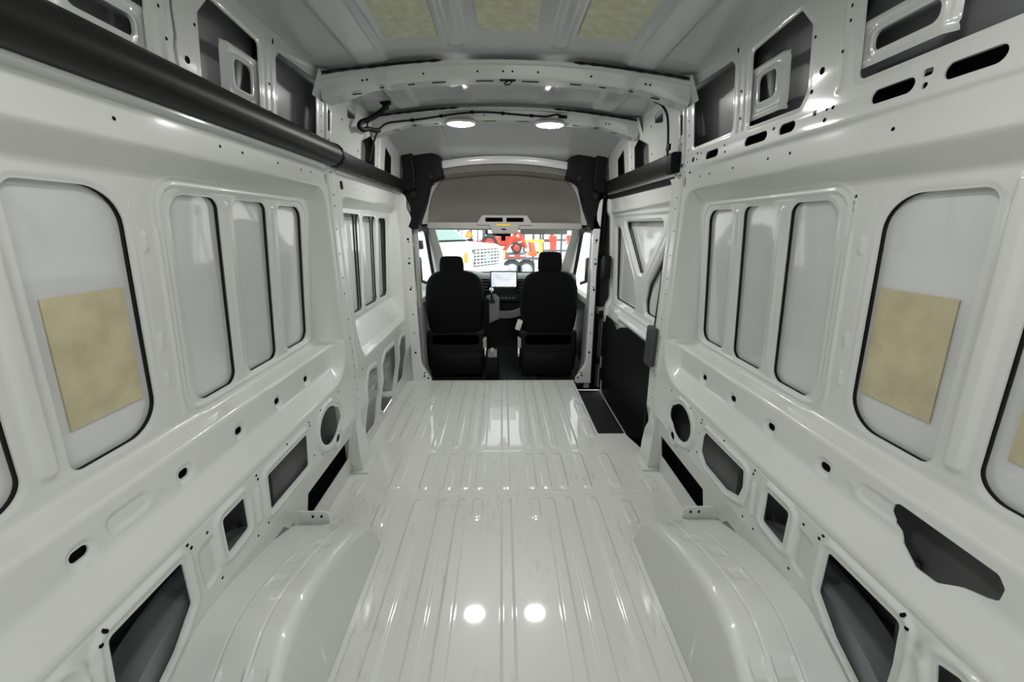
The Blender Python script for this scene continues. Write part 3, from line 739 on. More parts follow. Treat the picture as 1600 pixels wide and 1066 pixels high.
# ------------------------------------------------------------------ B pillars and the frame round the cab opening
def mir(pts, s): return [(s*x, z) for x, z in (pts if s > 0 else pts[::-1])]
for s in (-1, 1):
    sd = 'left' if s < 0 else 'right'
    t = empty('trim_5' if s < 0 else 'trim_6', (0, 3.3, 0)); tag(t, kind='structure')
    k = 1.0 if s < 0 else .975
    mb = MB(); mb.prism(mir([(.675,-.035),(.675,.012),(.752,.15),(.760,.20),(.766,.60),(.772,1.30),(.760,1.42),(.800,1.50),(.79,1.62),(.86,1.62),(.86,1.0),(.845,.30),(.845,-.035)] if s < 0 else [(.655,-.035),(.655,.012),(.735,.15),(.742,.20),(.742,.60),(.735,1.30),(.722,1.42),(.760,1.50),(.755,1.62),(.80,1.62),(.785,1.0),(.795,.30),(.80,-.035)], s), 'y', 0, .05)
    mb.build('pillar_plate', WHITE, t, bev=.008)
    mb = MB(); mb.prism(mir([(.772,-.10),(.786,1.0),(.775,1.36),(.93,1.40),(.99,.6),(.97,-.10)] if s < 0 else [(.745,-.10),(.755,1.0),(.74,1.36),(.785,1.36),(.785,1.0),(.795,-.10)], s), 'y', .05, .10); mb.build('pillar_core', WHITE, t, smooth=False)
    hb = MB()
    for x, z, r in ((.70,.025,.009),(.735,.045,.009),(.728,.075,.008),(.80,1.255,.010),(.796,1.235,.006),(.80,1.10,.006),(.803,1.06,.010),(.80,.86,.006),(.805,.84,.010),(.80,.62,.006),(.80,.45,.006),(.80,.27,.010)):
        x = x if s < 0 else x-.035+.01*(z < .1)
        hb.prism([(s*x+r*math.cos(q*math.pi/4), z+r*math.sin(q*math.pi/4)) for q in range(8)], 'y', -.0015, -.0005)
    hb.build('fixing_holes', DARK, t, smooth=False)['kind'] = 'stuff'
    # beige trim strip on the cab side of the pillar
    mb = MB(); mb.prism(mir([(.742,.66),(.745,1.36),(.772,1.38),(.772,.66)], s), 'y', .06, .16); mb.build('pillar_cover', LGREY, t, bev=.01)
    mb = MB(); mb.prism(mir([(.70,-.06),(.735,.10),(.74,.66),(.775,.68),(.775,-.06)], s), 'y', .06, .20); mb.build('lower_cover', DASHL if s > 0 else DASHL, t, bev=.01)

for s in (-1, 1):
    mb = MB(); mb.prism([(3.34,1.30),(3.34,2.04),(3.62,2.0),(4.3,1.42),(4.3,1.30)] if s < 0 else [(3.34,1.62),(3.34,2.04),(3.62,2.0),(4.3,1.42),(4.3,1.30),(3.49,1.30),(3.49,1.62)], 'x', s*.86, s*.93)
    mb.prism(mir([(.80,-.10),(1.01,-.10),(1.01,1.0),(.93,2.02),(.76,2.02)] if s < 0 else [(.80,1.61),(.96,1.61),(.93,2.02),(.76,2.02)], s), 'y', 3.355, 3.375)
    tag(mb.build('trim_%d' % (7 if s < 0 else 8), WHITE, None, smooth=False), kind='structure')

# ------------------------------------------------------------------ black upper corner trims
for s in (-1, 1):
    t = empty('corner_trim', (s*.75, 3.3, 1.35))
    tag(t, 'black moulded trim in the upper %s corner above the cab opening' % ('left' if s < 0 else 'right'), 'corner trim')
    def L(x, y, z): return (s*x-s*.75, y-3.3, z-1.35)
    mb = MB()
    # upper block
    fr = [(.83,1.63),(.80,1.80),(.795,1.96),(.76,1.985),(.70,1.985),(.61,1.92),(.51,1.885),(.505,1.80),(.495,1.735),(.54,1.715),(.60,1.69),(.66,1.50),(.70,1.40),(.715,1.335),(.795,1.335),(.80,1.36),(.77,1.42),(.765,1.50),(.785,1.56),(.83,1.60)]
    n = len(fr)
    mb.sweep([[L(x, 3.30, z) for x, z in fr], [L(x*.99, 3.44, z) for x, z in fr]])
    mb.build('shell', BLACKP, t, bev=.012, seg=3)
    mb = MB()
    mb.sweep([[L(x, y, z) for x, z in [(.80,1.64),(.80,1.93),(.72,1.955),(.70,1.70),(.74,1.64)]] for y in (3.262, 3.31)])
    mb.build('raised_cover', BLACKP, t, bev=.012, seg=3)
    mb = MB()
    mb.sweep([[L(x, y, z) for x, z in [(.83,1.90),(.83,1.945),(.70,1.955),(.70,1.925)]] for y in (3.235, 3.30)])
    mb.sweep([[L(x, y, z) for x, z in [(.82,1.64),(.80,1.70),(.715,1.695),(.70,1.65),(.75,1.62)]] for y in (3.245, 3.30)])
    mb.build('flange', BLACKP, t, bev=.008)
    mb = MB(); mb.lathe([(.001,-.012),(.026,-.012),(.03,0)], L(.73, 3.30, 1.60), 'y', 16); mb.lathe([(.001,-.016),(.02,-.016),(.026,0)], L(.59, 3.30, 1.73), 'y', 16)
    mb.build('plug', RUBBER, t)

# ------------------------------------------------------------------ sliding door on the right
door = empty('door_1', (.95, 2.75, -.05)); tag(door, kind='structure')
def L(x, y, z): return (x-.95, y-2.75, z+.05)
DOORX = [(-.12,.925),(.50,.925),(.62,.905),(.70,.912),(.74,.935),(.78,.942),(1.40,.898),(1.44,.893),(1.48,.870),(1.56,.862),(1.60,.862)]
TRI = [[(3.02,1.40),(2.27,1.395),(2.30,1.36),(2.62,1.055),(2.69,1.055)], [(3.24,1.36),(3.13,1.36),(2.80,.98),(2.735,.84),(2.75,.775),(3.245,.775)], [(2.12,1.35),(2.155,1.33),(2.50,1.0),(2.545,.88),(2.53,.80),(2.12,.80)]]
def door_hole(U, V):
    d = np.full(U.shape, 9.0)
    for q in TRI: d = np.minimum(d, sd_poly(U, V, q, .022))
    e = sd_box(U, V, 2.02, 3.43, -.12, 1.60, .07)
    d = np.minimum(d, -e)
    return d
def door_x(U, V):
    x = tab(V, DOORX); d = np.full(U.shape, 9.0)
    for q in TRI: d = np.minimum(d, sd_poly(U, V, q, .022))
    m = (V > .74) & (V < 1.44)
    x = x+np.where(m, .010*sst(-d, -.018, 0), 0)
    g = sd_box(U, V, 2.05, 3.28, .75, 1.435, .03)
    x = x-.010*bead(np.abs(g-.012)-.006, .014)
    x = x-.012*bead(sd_line(U, V, (2.1, 1.50), (3.25, 1.475), .010), .02)
    x = x-.016*sst(3.43-U, .10, .04)*0-.020*bead(np.abs(U-3.345)-.035, .03)
    x = x-.018*bead(sd_box(U, V, 2.0, 2.95, .655, .685, .012), .02)
    x = x-.014*bead(sd_ell(U, V, 3.05, .66, .11, .05), .03)
    for a, b in (((3.09,1.36),(2.75,1.0)), ((2.60,.98),(2.22,1.36))): x = x-np.where(m, .006*bead(sd_line(U, V, a, b, .006), .016), 0)
    return x
sheet('inner_panel', np.arange(2.0, 3.45, .009), np.concatenate([np.arange(-.12, .55, .03), np.arange(.55, 1.601, .009)]),
      lambda U, V: L(door_x(U, V), U, V), door_hole, WHITE, parent=door, lip=(.010, 0, 0))
sheet('door_skin', np.arange(2.0, 3.46, .03), np.arange(-.2, 1.60, .03), lambda U, V: L(skin_x(V)+.002+.5*(.962-skin_x(V))*sst(V, .6, .8)*sst(1.58-V, .0, .1), U, V), None, SKIN, parent=door)
for q in TRI:
    n = len(q); cx, cy = sum(p[0] for p in q)/n, sum(p[1] for p in q)/n
    pts = []
    for i in range(n):
        p0, p1, p2 = Vector(q[i-1]), Vector(q[i]), Vector(q[(i+1) % n]); u, v = (p0-p1).normalized(), (p2-p1).normalized()
        for f in (0, .25, .5, .75, 1): pts.append(((p1+u*.03)*(1-f)**2+p1*2*f*(1-f)+(p1+v*.03)*f*f))
    pts.append(pts[0]); out = []
    for a, b in zip(pts, pts[1:]):
        m2 = max(1, int((b-a).length/.05)); out += [a+(b-a)*k/m2 for k in range(m2)]
    out.append(out[0]); zz = np.array([p[1] for p in out]); sx_ = skin_x(zz)+.002+.5*(.962-skin_x(zz))*sst(zz, .6, .8)*sst(1.58-zz, .0, .1)
    mb = MB(); mb.tube([L(x-.003, p[0], p[1]) for x, p in zip(sx_, out)], .004, 6, cap=False); mb.build('mastic_bead', RUBBER, door)
# black lower lining with a wavy top edge
def lin_top(U): return .615+.02*(U < 0)+.035*sst(U, 2.9, 2.7)-.045*np.exp(-((U-2.98)/.07)**2)+.0*U
sheet('lower_lining', np.arange(2.0, 3.405, .012), np.linspace(0, 1, 30), lambda U, V: L(.897+.012*(1-V)-.006*np.sin(V*math.pi), U, -.115+V*(lin_top(U)+.115)), None, MATB.copy() if False else BLACKP, parent=door, lip=None)
mb = MB(); mb.tube([L(.892, 2.0, -.118), L(.892, 3.36, -.118), L(.892, 3.40, -.08), L(.892, 3.405, .20), L(.892, 3.405, .62)], .006, 6); mb.build('lining_edge', LGREY, door)
# rubber seal round the opening
def seal(name, pts, r): 
    m2 = MB(); m2.tube([L(*p) for p in pts], r, 8); return m2.build(name, RUBBER, door)
seal('seal', [(.868,2.06,1.600),(.866,3.30,1.603),(.864,3.38,1.585),(.858,3.42,1.53),(.856,3.435,1.40),(.862,3.44,1.0),(.875,3.44,.60),(.880,3.44,-.13)], .028)
seal('rear_seal', [(.862,2.10,1.590),(.860,2.10,1.30),(.855,2.10,1.02),(.850,2.105,.80),(.852,2.11,.60),(.855,2.11,.30),(.870,2.11,-.13)], .012)
mb = MB(); mb.prism([(.80-.95,-.08),(1.0-.95,-.08),(1.0-.95,1.20),(.93-.95,1.70),(.80-.95,1.70)], 'y', 3.478-2.75, 3.490-2.75); mb.build('seal_channel', RUBBER, door, smooth=False)
# hinge bracket, grab handle, latch plates
mb = MB(); mb.box(L(.868, 3.36, 1.03), (.05, .20, .20), bev=.012); mb.build('hinge_bracket', BLACKP, door)
mb = MB(); mb.tube([L(.850,3.43,1.33),L(.825,3.43,1.335),L(.812,3.43,1.31),L(.808,3.43,1.22),L(.812,3.43,1.13),L(.835,3.43,1.11)], .015, 10); mb.build('grab_handle', BLACKP, door)
for z in (.60, .16):
    mb = MB(); mb.box(L(.872, 3.43, z), (.04, .09, .07), bev=.008); mb.build('latch', BLACKP, door)
    mb = MB(); mb.prism([(3.33-2.75, z+.05-.05),(3.37-2.75, z+.05-.06),(3.38-2.75, z+.05+.05),(3.335-2.75, z+.05+.04)], 'x', -.061, -.055); mb.build('striker_plate', LGREY, door)
mb = MB(); mb.box((.822, 2.075, .71), (.035, .10, .23), bev=.014); 
tag(mb.build('buffer_block', DASHL if False else DASH, None), 'dark grey rounded buffer block at the rear edge of the sliding door', 'buffer block')

# ------------------------------------------------------------------ overhead shelf above the cab
sh = empty('overhead_shelf', (0, 3.45, 1.36)); tag(sh, 'grey moulded shelf above the windscreen with two dark pockets', 'overhead shelf')
def L(x, y, z): return (x, y-3.45, z-1.36)
# back panel: a bowl narrowing upwards
def half_w(v): return .665-.03*v-.13*v**3.2
us = np.linspace(-1, 1, 61); vs = np.linspace(0, 1, 34)
def bowl(U, V):
    hw = half_w(V); x = U*hw
    edge = 1-np.abs(U)**6
    y = 3.44+.16*np.sin(np.clip(V, 0, 1)**.7*math.pi)*edge+.02
    z = 1.385+.405*V-.035*np.abs(U)**3*V
    return L(x, y, z)
sheet('back_panel', us, vs, bowl, None, GREYT, parent=sh)
# upper band and bright header rail
mb = MB(); rg = []
for x in np.linspace(-.52, .52, 31):
    a = -.045*(x/.52)**2
    rg.append([L(x,3.40,1.800+a),L(x,3.40,1.845+a),L(x,3.47,1.850+a),L(x,3.50,1.80+a),L(x,3.44,1.775+a)])
mb.sweep(rg); mb.build('upper_band', GREYT, sh, sharp=50)
mb = MB(); rg = []
for x in np.linspace(-.53, .53, 31):
    a = -.045*(x/.52)**2
    rg.append([L(x,3.385,1.848+a),L(x,3.375,1.862+a),L(x,3.385,1.905+a),L(x,3.47,1.915+a),L(x,3.47,1.848+a)])
mb.sweep(rg); mb.build('header_rail', WHITE, sh, sharp=50)
# side frames of light trim
for s in (-1, 1):
    mb = MB(); rg = []
    for v in np.linspace(0, 1, 16):
        hw = half_w(v); z = 1.375+.41*v-.035*v
        rg.append([L(s*(hw-.012),3.425,z),L(s*(hw+.035-.02*v),3.41,z),L(s*(hw+.04-.02*v),3.50,z),L(s*(hw-.008),3.47,z)])
    mb.sweep(rg); mb.build('side_frame', CREAM if False else LGREY, sh, sharp=50)
# lip
mb = MB(); mb.prism([(-.66,1.352),(-.64,1.335),(.64,1.335),(.66,1.352),(.655,1.392),(-.655,1.392)], 'y', 3.40-3.45, 3.52-3.45)
mb.v = [(x, y, z-1.36) for x, y, z in mb.v]; mb.build('lip', LGREY, sh, bev=.010, seg=3)
# centre console with two pockets
def conhole(U, V): return np.minimum(sd_box(U, V, -.165, -.018, 1.398, 1.432, .006), sd_box(U, V, .012, .158, 1.398, 1.432, .006))
def conmask(U, V): return np.minimum(conhole(U, V), -sd_poly(U, V, [(-.245,1.372),(-.19,1.45),(.185,1.45),(.24,1.372)], .012))
sheet('console', np.arange(-.25, .246, .005), np.arange(1.368, 1.456, .004), lambda U, V: L(U, 3.392+.0*U, V), conmask, LGREY, parent=sh, lip=(0, .07, 0))
mb = MB(); mb.box(L(-.09,3.46,1.414), (.16,.01,.06)); mb.box(L(.085,3.46,1.414), (.16,.01,.06)); mb.build('pocket_back', DARK, sh, smooth=False)
mb = MB(); mb.prism([(-.105,1.30-1.36),(.10,1.30-1.36),(.125,1.375-1.36),(-.135,1.375-1.36)], 'y', 3.385-3.45, 3.50-3.45); mb.build('console_drop', LGREY, sh, bev=.008)
mb = MB(); mb.box(L(-.01,3.384,1.338), (.04,.004,.010)); mb.build('console_switch', DARK, sh, smooth=False)
YEL = mat('yellow_sticker', (.75,.55,.03), .5, col2=(.55,.40,.05), var_scale=60)
mb = MB(); mb.box(L(-.010,3.3835,1.374), (.120,.003,.016)); mb.build('yellow_sticker', YEL, sh, smooth=False)
# rear-view mirror foot below the console
mb = MB(); mb.box((-.01, 4.30, 1.262), (.05, .05, .10), bev=.01); mb.box((-.01, 4.27, 1.285), (.16, .04, .05), bev=.01)
tag(mb.build('camera_housing', BLACKP), 'black sensor housing hanging at the top middle of the windscreen', 'sensor housing')
# sun visors
for s, lb in ((-1, 'folded grey sun visor on the driver side'), (1, 'lowered pale sun visor on the passenger side')):
    t = empty('sun_visor', (s*.40, 4.05, 1.34)); tag(t, lb, 'sun visor', None)
    mb = MB(); 
    if s < 0: mb.box((-.0, 0, .0), (.50, .16, .022), bev=.009)
    else: mb.box((.0, 0, -.018), (.48, .03, .075), rot=Matrix.Rotation(.5, 3, 'X'), bev=.009)
    mb.build('flap', DASHL if s < 0 else CREAM, t)
    mb = MB(); mb.tube([(-.24,0.04,.012),(.24,.04,.012)], .006, 6); mb.build('rod', BLACKP, t)

# ------------------------------------------------------------------ cab shell
cab = empty('wall_front', (0, 3.4, -.1)); tag(cab, kind='structure')
def L(x, y, z): return (x, y-3.4, z+.1)
mb = MB(); mb.prism([(-.95,3.35-3.4),(.95,3.35-3.4),(.95,5.1-3.4),(-.95,5.1-3.4)], 'z', -.02, .0); mb.build('cab_floor', RUBBER, cab, smooth=False)
# roof of the cab over the shelf
mb = MB(); mb.sweep([[L(x,3.47,1.90-.06*(x/.8)**2),L(x,4.25,1.40),L(x,4.25,1.34),L(x,4.10,1.36),L(x,3.52,1.345),L(x,3.53,1.36),L(x,4.0,1.42),L(x,3.50,1.86-.06*(x/.8)**2)] for x in np.linspace(-.88,.88,15)]); mb.build('cab_roof', LGREY, cab, sharp=40)
# A pillars
for s in (-1, 1):
    mb = MB()
    A0, A1 = (.775, 4.22, 1.345), (.815, 4.95, .76)
    ring = lambda p, w: [L(s*(p[0]-w), p[1], p[2]), L(s*(p[0]+.01), p[1]-.05, p[2]), L(s*(p[0]+.06), p[1]-.02, p[2]), L(s*(p[0]+.05), p[1]+.06, p[2]), L(s*(p[0]-w+.02), p[1]+.05, p[2])]
    pts = [tuple(A0[i]+(A1[i]-A0[i])*k/6 for i in range(3)) for k in range(7)]
    mb.sweep([ring(p, .05+.012*k) for k, p in enumerate(pts)]); mb.build('a_pillar', CREAM, cab, bev=.01)
    mb = MB(); mb.tube([L(s*.80, 4.55+.0, 1.16), L(s*.775, 4.53, 1.12), L(s*.772, 4.66, .98), L(s*.80, 4.70, .95)], .010, 8); mb.build('grab_bar', LGREY, cab)
    # door frame with black seals
    dname = 'door_2' if s < 0 else 'door_3'
    d = empty(dname, (s*.88, 4.0, -.1)); tag(d, kind='structure')
    def D(x, y, z): return (s*x-s*.88, y-4.0, z+.1)
    mb = MB(); mb.prism([(p[0]-4.0, p[1]+.1) for p in [(3.40,-.12),(3.40,.60),(4.90,.56),(4.98,.1),(4.98,-.12)]], 'x', s*.86-s*.88, s*.93-s*.88); mb.build('door_lining', DASH, d, bev=.01)
    mb = MB(); mb.prism([(p[0]-4.0, p[1]+.1) for p in [(3.40,.60),(3.40,.665),(4.88,.63),(4.90,.56)]], 'x', s*.84-s*.88, s*.93-s*.88); mb.build('sill_trim', CREAM if False else LGREY, d, bev=.012)
    mb = MB(); mb.tube([D(.875,3.46,.62), D(.855,3.47,1.20), D(.84,3.52,1.31), D(.83,3.62,1.335), D(.815,4.05,1.335), D(.82,4.20,1.30), D(.845,4.50,1.02), D(.865,4.86,.64)], .022, 8); mb.build('window_seal', RUBBER, d)
    mb = MB(); mb.prism([(p[0]-4.0, p[1]+.1) for p in [(3.45,.64),(3.48,1.30),(4.16,1.32),(4.82,.64)]], 'x', s*.872-s*.88, s*.876-s*.88); mb.build('pane', GLASS, d, smooth=False)
    # mirror outside the door
    mb = MB(); mb.box(D(1.10, 4.72, .86), (.22, .10, .30), bev=.03); mb.tube([D(.93,4.68,.70), D(1.05,4.70,.74)], .02, 8)
    mb.v = [(x, y, z) for x, y, z in mb.v]; mb.build('door_mirror', BLACKP, d)
    # belt strap on its guide
    mb = MB(); mb.tube([D(.845,3.66,1.10), D(.840,3.72,.86), D(.845,3.80,.55)], .010, 6); mb.tube([D(.845,3.66,1.10), D(.85,3.64,.60)], .008, 6); mb.build('belt', RUBBER, d)
    mb = MB(); mb.box(D(.846,3.655,1.13), (.03,.05,.10), bev=.01); mb.build('belt_guide', BLACKP, d)
# windscreen
wn = empty('window_1', (0, 4.25, 1.33)); tag(wn, kind='structure')
mb = MB(); rg = []
for x in np.linspace(-.80, .80, 17):
    b = -.12*(x/.8)**2
    rg.append([(x*.955, 4.30+b*.5-4.25, 1.335-1.33), (x, 5.16+b-4.25, .745-1.33), (x, 5.163+b-4.25, .75-1.33), (x*.955, 4.303+b*.5-4.25, 1.34-1.33)])
mb.sweep(rg); mb.build('pane', GLASS, wn, sharp=60)
mb = MB(); mb.box((0, .04, .012), (1.56, .10, .035), bev=.01); mb.build('frame_top', LGREY, wn)

# ------------------------------------------------------------------ dashboard
ds = empty('dashboard', (0, 4.3, 0)); tag(ds, 'dark grey dashboard with air vents across the cab', 'dashboard')
def L(x, y, z): return (x, y-4.3, z)
prof = [(4.30,.74),(4.33,.80),(4.42,.832),(4.60,.838),(4.95,.79),(5.12,.75),(5.12,.40),(4.62,.36),(4.50,.44),(4.42,.55),(4.34,.60)]
mb = MB(); rg = []
for x in np.linspace(-.83, .83, 29):
    bl = .10*(abs(x)/.83)**2.2 - .02*math.exp(-(x/.22)**2); hump = .028*math.exp(-((x+.47)/.17)**4)
    rg.append([L(x, y+bl*(1 if y < 4.6 else 0), z+hump*(z > .7)) for y, z in prof])
mb.sweep(rg); mb.build('body', DASH, ds, sharp=50)
mb = MB(); rg = []
for x in np.linspace(-.80, .80, 21): rg.append([L(x,4.62,.843),L(x,5.06,.782),L(x,5.06,.786),L(x,4.62,.848)])
mb.sweep(rg); mb.build('top_pad', DASHL, ds, sharp=50)
for x in (-.215, .195, -.66, .70):
    y0 = 4.265+.10*(abs(x)/.83)**2.2
    mb = MB(); mb.box(L(x, y0+.015, .735), (.085, .05, .15), bev=.008); v = mb.build('vent', BLACKP, ds)
    for k in range(4):
        mb = MB(); mb.box(L(x, y0-.014, .685+k*.034), (.072, .012, .006)); mb.build('slat', DASHL, v, smooth=False)
mb = MB(); mb.box(L(.0, 4.27, .59), (.34, .05, .07), rot=Matrix.Rotation(-.25, 3, 'X'), bev=.012); cp = mb.build('control_panel', BLACKP, ds)
for x in (-.10,-.06,-.02,.02,.06,.10):
    mb = MB(); mb.box(L(x, 4.236, .60), (.022, .010, .012)); mb.build('button', DASHL, cp, smooth=False)
mb = MB(); mb.sweep([[L(x,4.30+.25*(x-.06)**2,.44+1.6*max(0,x-.02)**2),L(x,4.26+.25*(x-.06)**2,.425+1.6*max(0,x-.02)**2),L(x,4.27,.36+1.2*max(0,x-.02)**2),L(x,4.36,.36+1.2*max(0,x-.02)**2)] for x in np.linspace(-.06,.36,15)]); mb.build('lower_tray', DASHL, ds, sharp=50)
mb = MB(); mb.box(L(.08,4.36,.49), (.26,.10,.09), bev=.01); mb.build('tray_back', BLACKP, ds)
mb = MB(); mb.prism([(-.19,.30),(-.055,.36),(-.055,.60),(-.10,.64),(-.20,.62)], 'y', -.08, .12); mb.build('shifter_console', DASHL, ds, bev=.012)
mb = MB(); mb.prism([(-.8,-.10),(-.8,.5),(-.2,.5),(.3,.5),(.8,.5),(.8,-.10)], 'y', .35, .37); mb.build('firewall', RUBBER, ds, smooth=False)
# screen
sc = empty('touch_screen', (-.005, 4.215, .80)); tag(sc, 'lit white touch screen in a black bezel on the dashboard', 'touch screen')
mb = MB(); mb.box((0,.012,-.0), (.295,.018,.195), bev=.006); mb.build('bezel', BLACKP, sc)
def screen_mat():
    m = bpy.data.materials.new('screen_display'); m.use_nodes = True; nt = m.node_tree; b = nt.nodes['Principled BSDF']
    tc = nt.nodes.new('ShaderNodeTexCoord'); n = nt.nodes.new('ShaderNodeTexNoise'); n.inputs['Scale'].default_value = 14; n.inputs['Detail'].default_value = 2
    nt.links.new(tc.outputs['Object'], n.inputs['Vector']); r = nt.nodes.new('ShaderNodeValToRGB')
    r.color_ramp.elements[0].color = (.72,.80,.95,1); r.color_ramp.elements[0].position = .38; r.color_ramp.elements[1].color = (.95,.98,1,1); r.color_ramp.elements[1].position = .55
    nt.links.new(n.outputs['Fac'], r.inputs[0]); nt.links.new(r.outputs[0], b.inputs['Emission Color']); b.inputs['Emission Strength'].default_value = .95
    b.inputs['Base Color'].default_value = (.02,.02,.02,1); b.inputs['Roughness'].default_value = .15
    return m
mb = MB(); mb.box((0,.002,.008), (.272,.003,.158)); mb.build('display', screen_mat(), sc, smooth=False)
MAPL = mat('map_line', (.3,.35,.4), .5, emit=(.45,.5,.58), emit_s=.8)
mb = MB(); mb.tube([(-.05,.0,-.025),(-.02,.0,-.012),(.02,.0,.0),(.05,.0,.010),(.10,.0,.012)], .0018, 5); mb.build('route_line', MAPL, sc)
mb = MB()
for i in range(8): mb.box((-.11+i*.031,.0015,-.083), (.014,.003,.008))
mb.build('icon_row', LGREY, sc, smooth=False)['kind'] = 'stuff'
# gear selector
gs = empty('gear_selector', (-.135, 4.235, .56)); tag(gs, 'gear selector lever with a bright round knob', 'gear selector')
mb = MB(); mb.tube([(0,.0,.0),(-.005,-.02,.07)], .012, 8); mb.build('lever', BLACKP, gs)
mb = MB(); mb.lathe([(.001,.05),(.016,.046),(.027,.025),(.028,.0),(.020,-.03),(.012,-.045),(.001,-.045)], (-.006,-.025,.115), 'z', 16); mb.build('knob', CHROME, gs)
mb = MB(); mb.lathe([(.040,0),(.034,.02),(.022,.045),(.014,.06)], (0,0,-.01), 'z', 14); mb.build('boot', BLACKP, gs)
# steering wheel
st = empty('steering_wheel', (-.43, 4.13, .71)); st.rotation_euler = (math.radians(62), 0, 0); tag(st, 'black steering wheel beyond the driver seat', 'steering wheel')
mb = MB(); R = .195
ringp = [[((R+.016*math.cos(b))*math.cos(a), (R+.016*math.cos(b))*math.sin(a), .016*math.sin(b)) for b in np.linspace(0, 2*math.pi, 11)[:-1]] for a in np.linspace(0, 2*math.pi, 49)]
mb.sweep(ringp, cap=False); mb.build('rim', BLACKP, st)
for a in (0, math.pi, -math.pi/2):
    mb = MB(); mb.tube([(.05*math.cos(a),.05*math.sin(a),-.01),(.19*math.cos(a),.19*math.sin(a),0)], .017, 8); mb.build('spoke', DASHL, st)
mb = MB(); mb.lathe([(.001,.02),(.05,.015),(.07,-.01),(.06,-.05),(.04,-.10)], (0,0,0), 'z', 20); mb.build('hub', BLACKP, st)

# ------------------------------------------------------------------ seats
def rr(hw, hd, r, n=5):
    out = []
    for cx, cy, a0 in ((hw-r, hd-r, 0), (-hw+r, hd-r, 90), (-hw+r, -hd+r, 180), (hw-r, -hd+r, 270)):
        for k in range(n): a = math.radians(a0+90*k/(n-1)); out.append((cx+r*math.cos(a), cy+r*math.sin(a)))
    return out
def seat(name, label, X, hx, zh, shoulder, console):
    t = empty(name, (X, 3.62, -.08)); tag(t, label, 'seat', 'front seats of the cab')
    # backrest: rounded cross-sections up a leaning spine
    rows = [(.36,.245,.075),(.42,.262,.08),(.55,.276,.085),(.70,.278,.082),(.80,.270,.078),(.87,.250,.070),(.915,.215,.062),(.943,.17,.052),(.957,.11,.040),(.960,.04,.02)]
    mb = MB(); rg = []
    for z, hw, hd in rows:
        zz = .08+z+shoulder-.02 if z > .6 else .08+z; y = -.03-.05*z+.10
        rg.append([(a, y+b+.04, zz) for a, b in rr(hw, hd, min(hd*.9, .06))])
    mb.sweep(rg); mb.build('backrest', FABRIC, t, sharp=70)
    mb = MB(); rg = []
    for y, hw, z0, z1 in ((.02,.23,.32,.42),(.06,.255,.28,.46),(.20,.262,.26,.47),(.45,.262,.27,.48),(.52,.24,.29,.47),(.55,.20,.32,.44)):
        rg.append([(a, y, (z0+z1)/2+b) for a, b in rr(hw, (z1-z0)/2, .04)])
    mb.sweep(rg); mb.build('seat_cushion', FABRIC, t, sharp=70)
    # lower back panel and pedestal
    mb = MB(); mb.prism([(-.275,.05),(.275,.05),(.29,.20),(.285,.46),(-.285,.46),(-.29,.20)], 'y', .02, .10); mb.build('lower_back', BLACKP, t, bev=.025, seg=3)
    mb = MB(); mb.box((0,.22,.12), (.50,.44,.25), bev=.02); mb.build('pedestal', BLACKP, t)
    mb = MB(); mb.box((-.0,.018,.16), (.44,.01,.09), bev=.004); mb.build('pedestal_cover', RUBBER, t)
    # headrest
    h = MB(); rg = []
    for z, hw, hd in ((0,.085,.03),(.012,.100,.045),(.05,.113,.052),(.13,.112,.052),(.18,.104,.046),(.200,.092,.036),(.206,.06,.02)):
        rg.append([(a+hx, .015+b+.06, zh+.08+z) for a, b in rr(hw, hd, min(hd*.8, .035))])
    h.sweep(rg); hr = h.build('headrest', FABRIC, t, sharp=70)
    for s in (-1, 1):
        m2 = MB(); m2.tube([(hx+s*.065,.06,zh+.0),(hx+s*.065,.07,zh+.11)], .007, 8); m2.build('post', CHROME if False else BLACKP, hr)
        m3 = MB(); m3.lathe([(.016,-.005),(.018,.0),(.014,.012),(.008,.014)], (hx+s*.065,.062,zh+.052), 'z', 12); m3.build('collar', BLACKP, hr)
    # buckles and side covers
    s = 1 if X < 0 else -1
    mb = MB(); mb.box((s*.285,.03,.34), (.035,.10,.10), bev=.012); mb.build('recliner_cover', LGREY, t)
    mb = MB(); mb.box((s*.292,.0,.25), (.022,.05,.10), bev=.006); bk = mb.build('belt_buckle', CHROME, t)
    if X < 0:
        mb = MB(); mb.box((.305,.02,.62), (.055,.08,.33), bev=.022); mb.build('armrest', FABRIC, t)
    else:
        mb = MB(); mb.box((-.29,.03,.52), (.05,.06,.10), rot=Matrix.Rotation(.3,3,'Y'), bev=.01); mb.build('care_label', CREAM, t)
        for k in range(3):
            mb = MB(); mb.box((-.10,.012,.155+k*.022), (.055,.006,.008)); mb.build('vent_slot', LGREY, t, smooth=False)
        for k, zz in ((0,.46),):
            mb = MB(); mb.lathe([(.001,-.02),(.012,-.02),(.012,.0)], (.295,.02,zz), 'y', 10); mb.build('knob', CHROME, t)
    return t
seat('driver_seat', 'black fabric driver seat with a headrest, beside the handbrake', -.480, -.020, .885, .02, True)
seat('passenger_seat', 'black fabric passenger seat with a headrest, on the right of the gangway', .430, .0, .930, .02, False)
# handbrake console
hbk = empty('handbrake', (-.125, 3.47, -.08)); tag(hbk, 'black handbrake box with a grey lever beside the driver seat', 'handbrake')
mb = MB(); mb.prism([(-.065,0),(.07,0),(.06,.26),(-.045,.26)], 'y', -.05, .22); mb.build('box', BLACKP, hbk, bev=.010)
mb = MB(); mb.box((.008,.05,.272), (.085,.20,.022), bev=.006); mb.build('surround', DASHL, hbk)
mb = MB(); mb.tube([(.005,.10,.28),(.005,.02,.315),(.005,-.03,.30)], [.016,.020,.016], 10); mb.build('lever', LGREY, hbk)
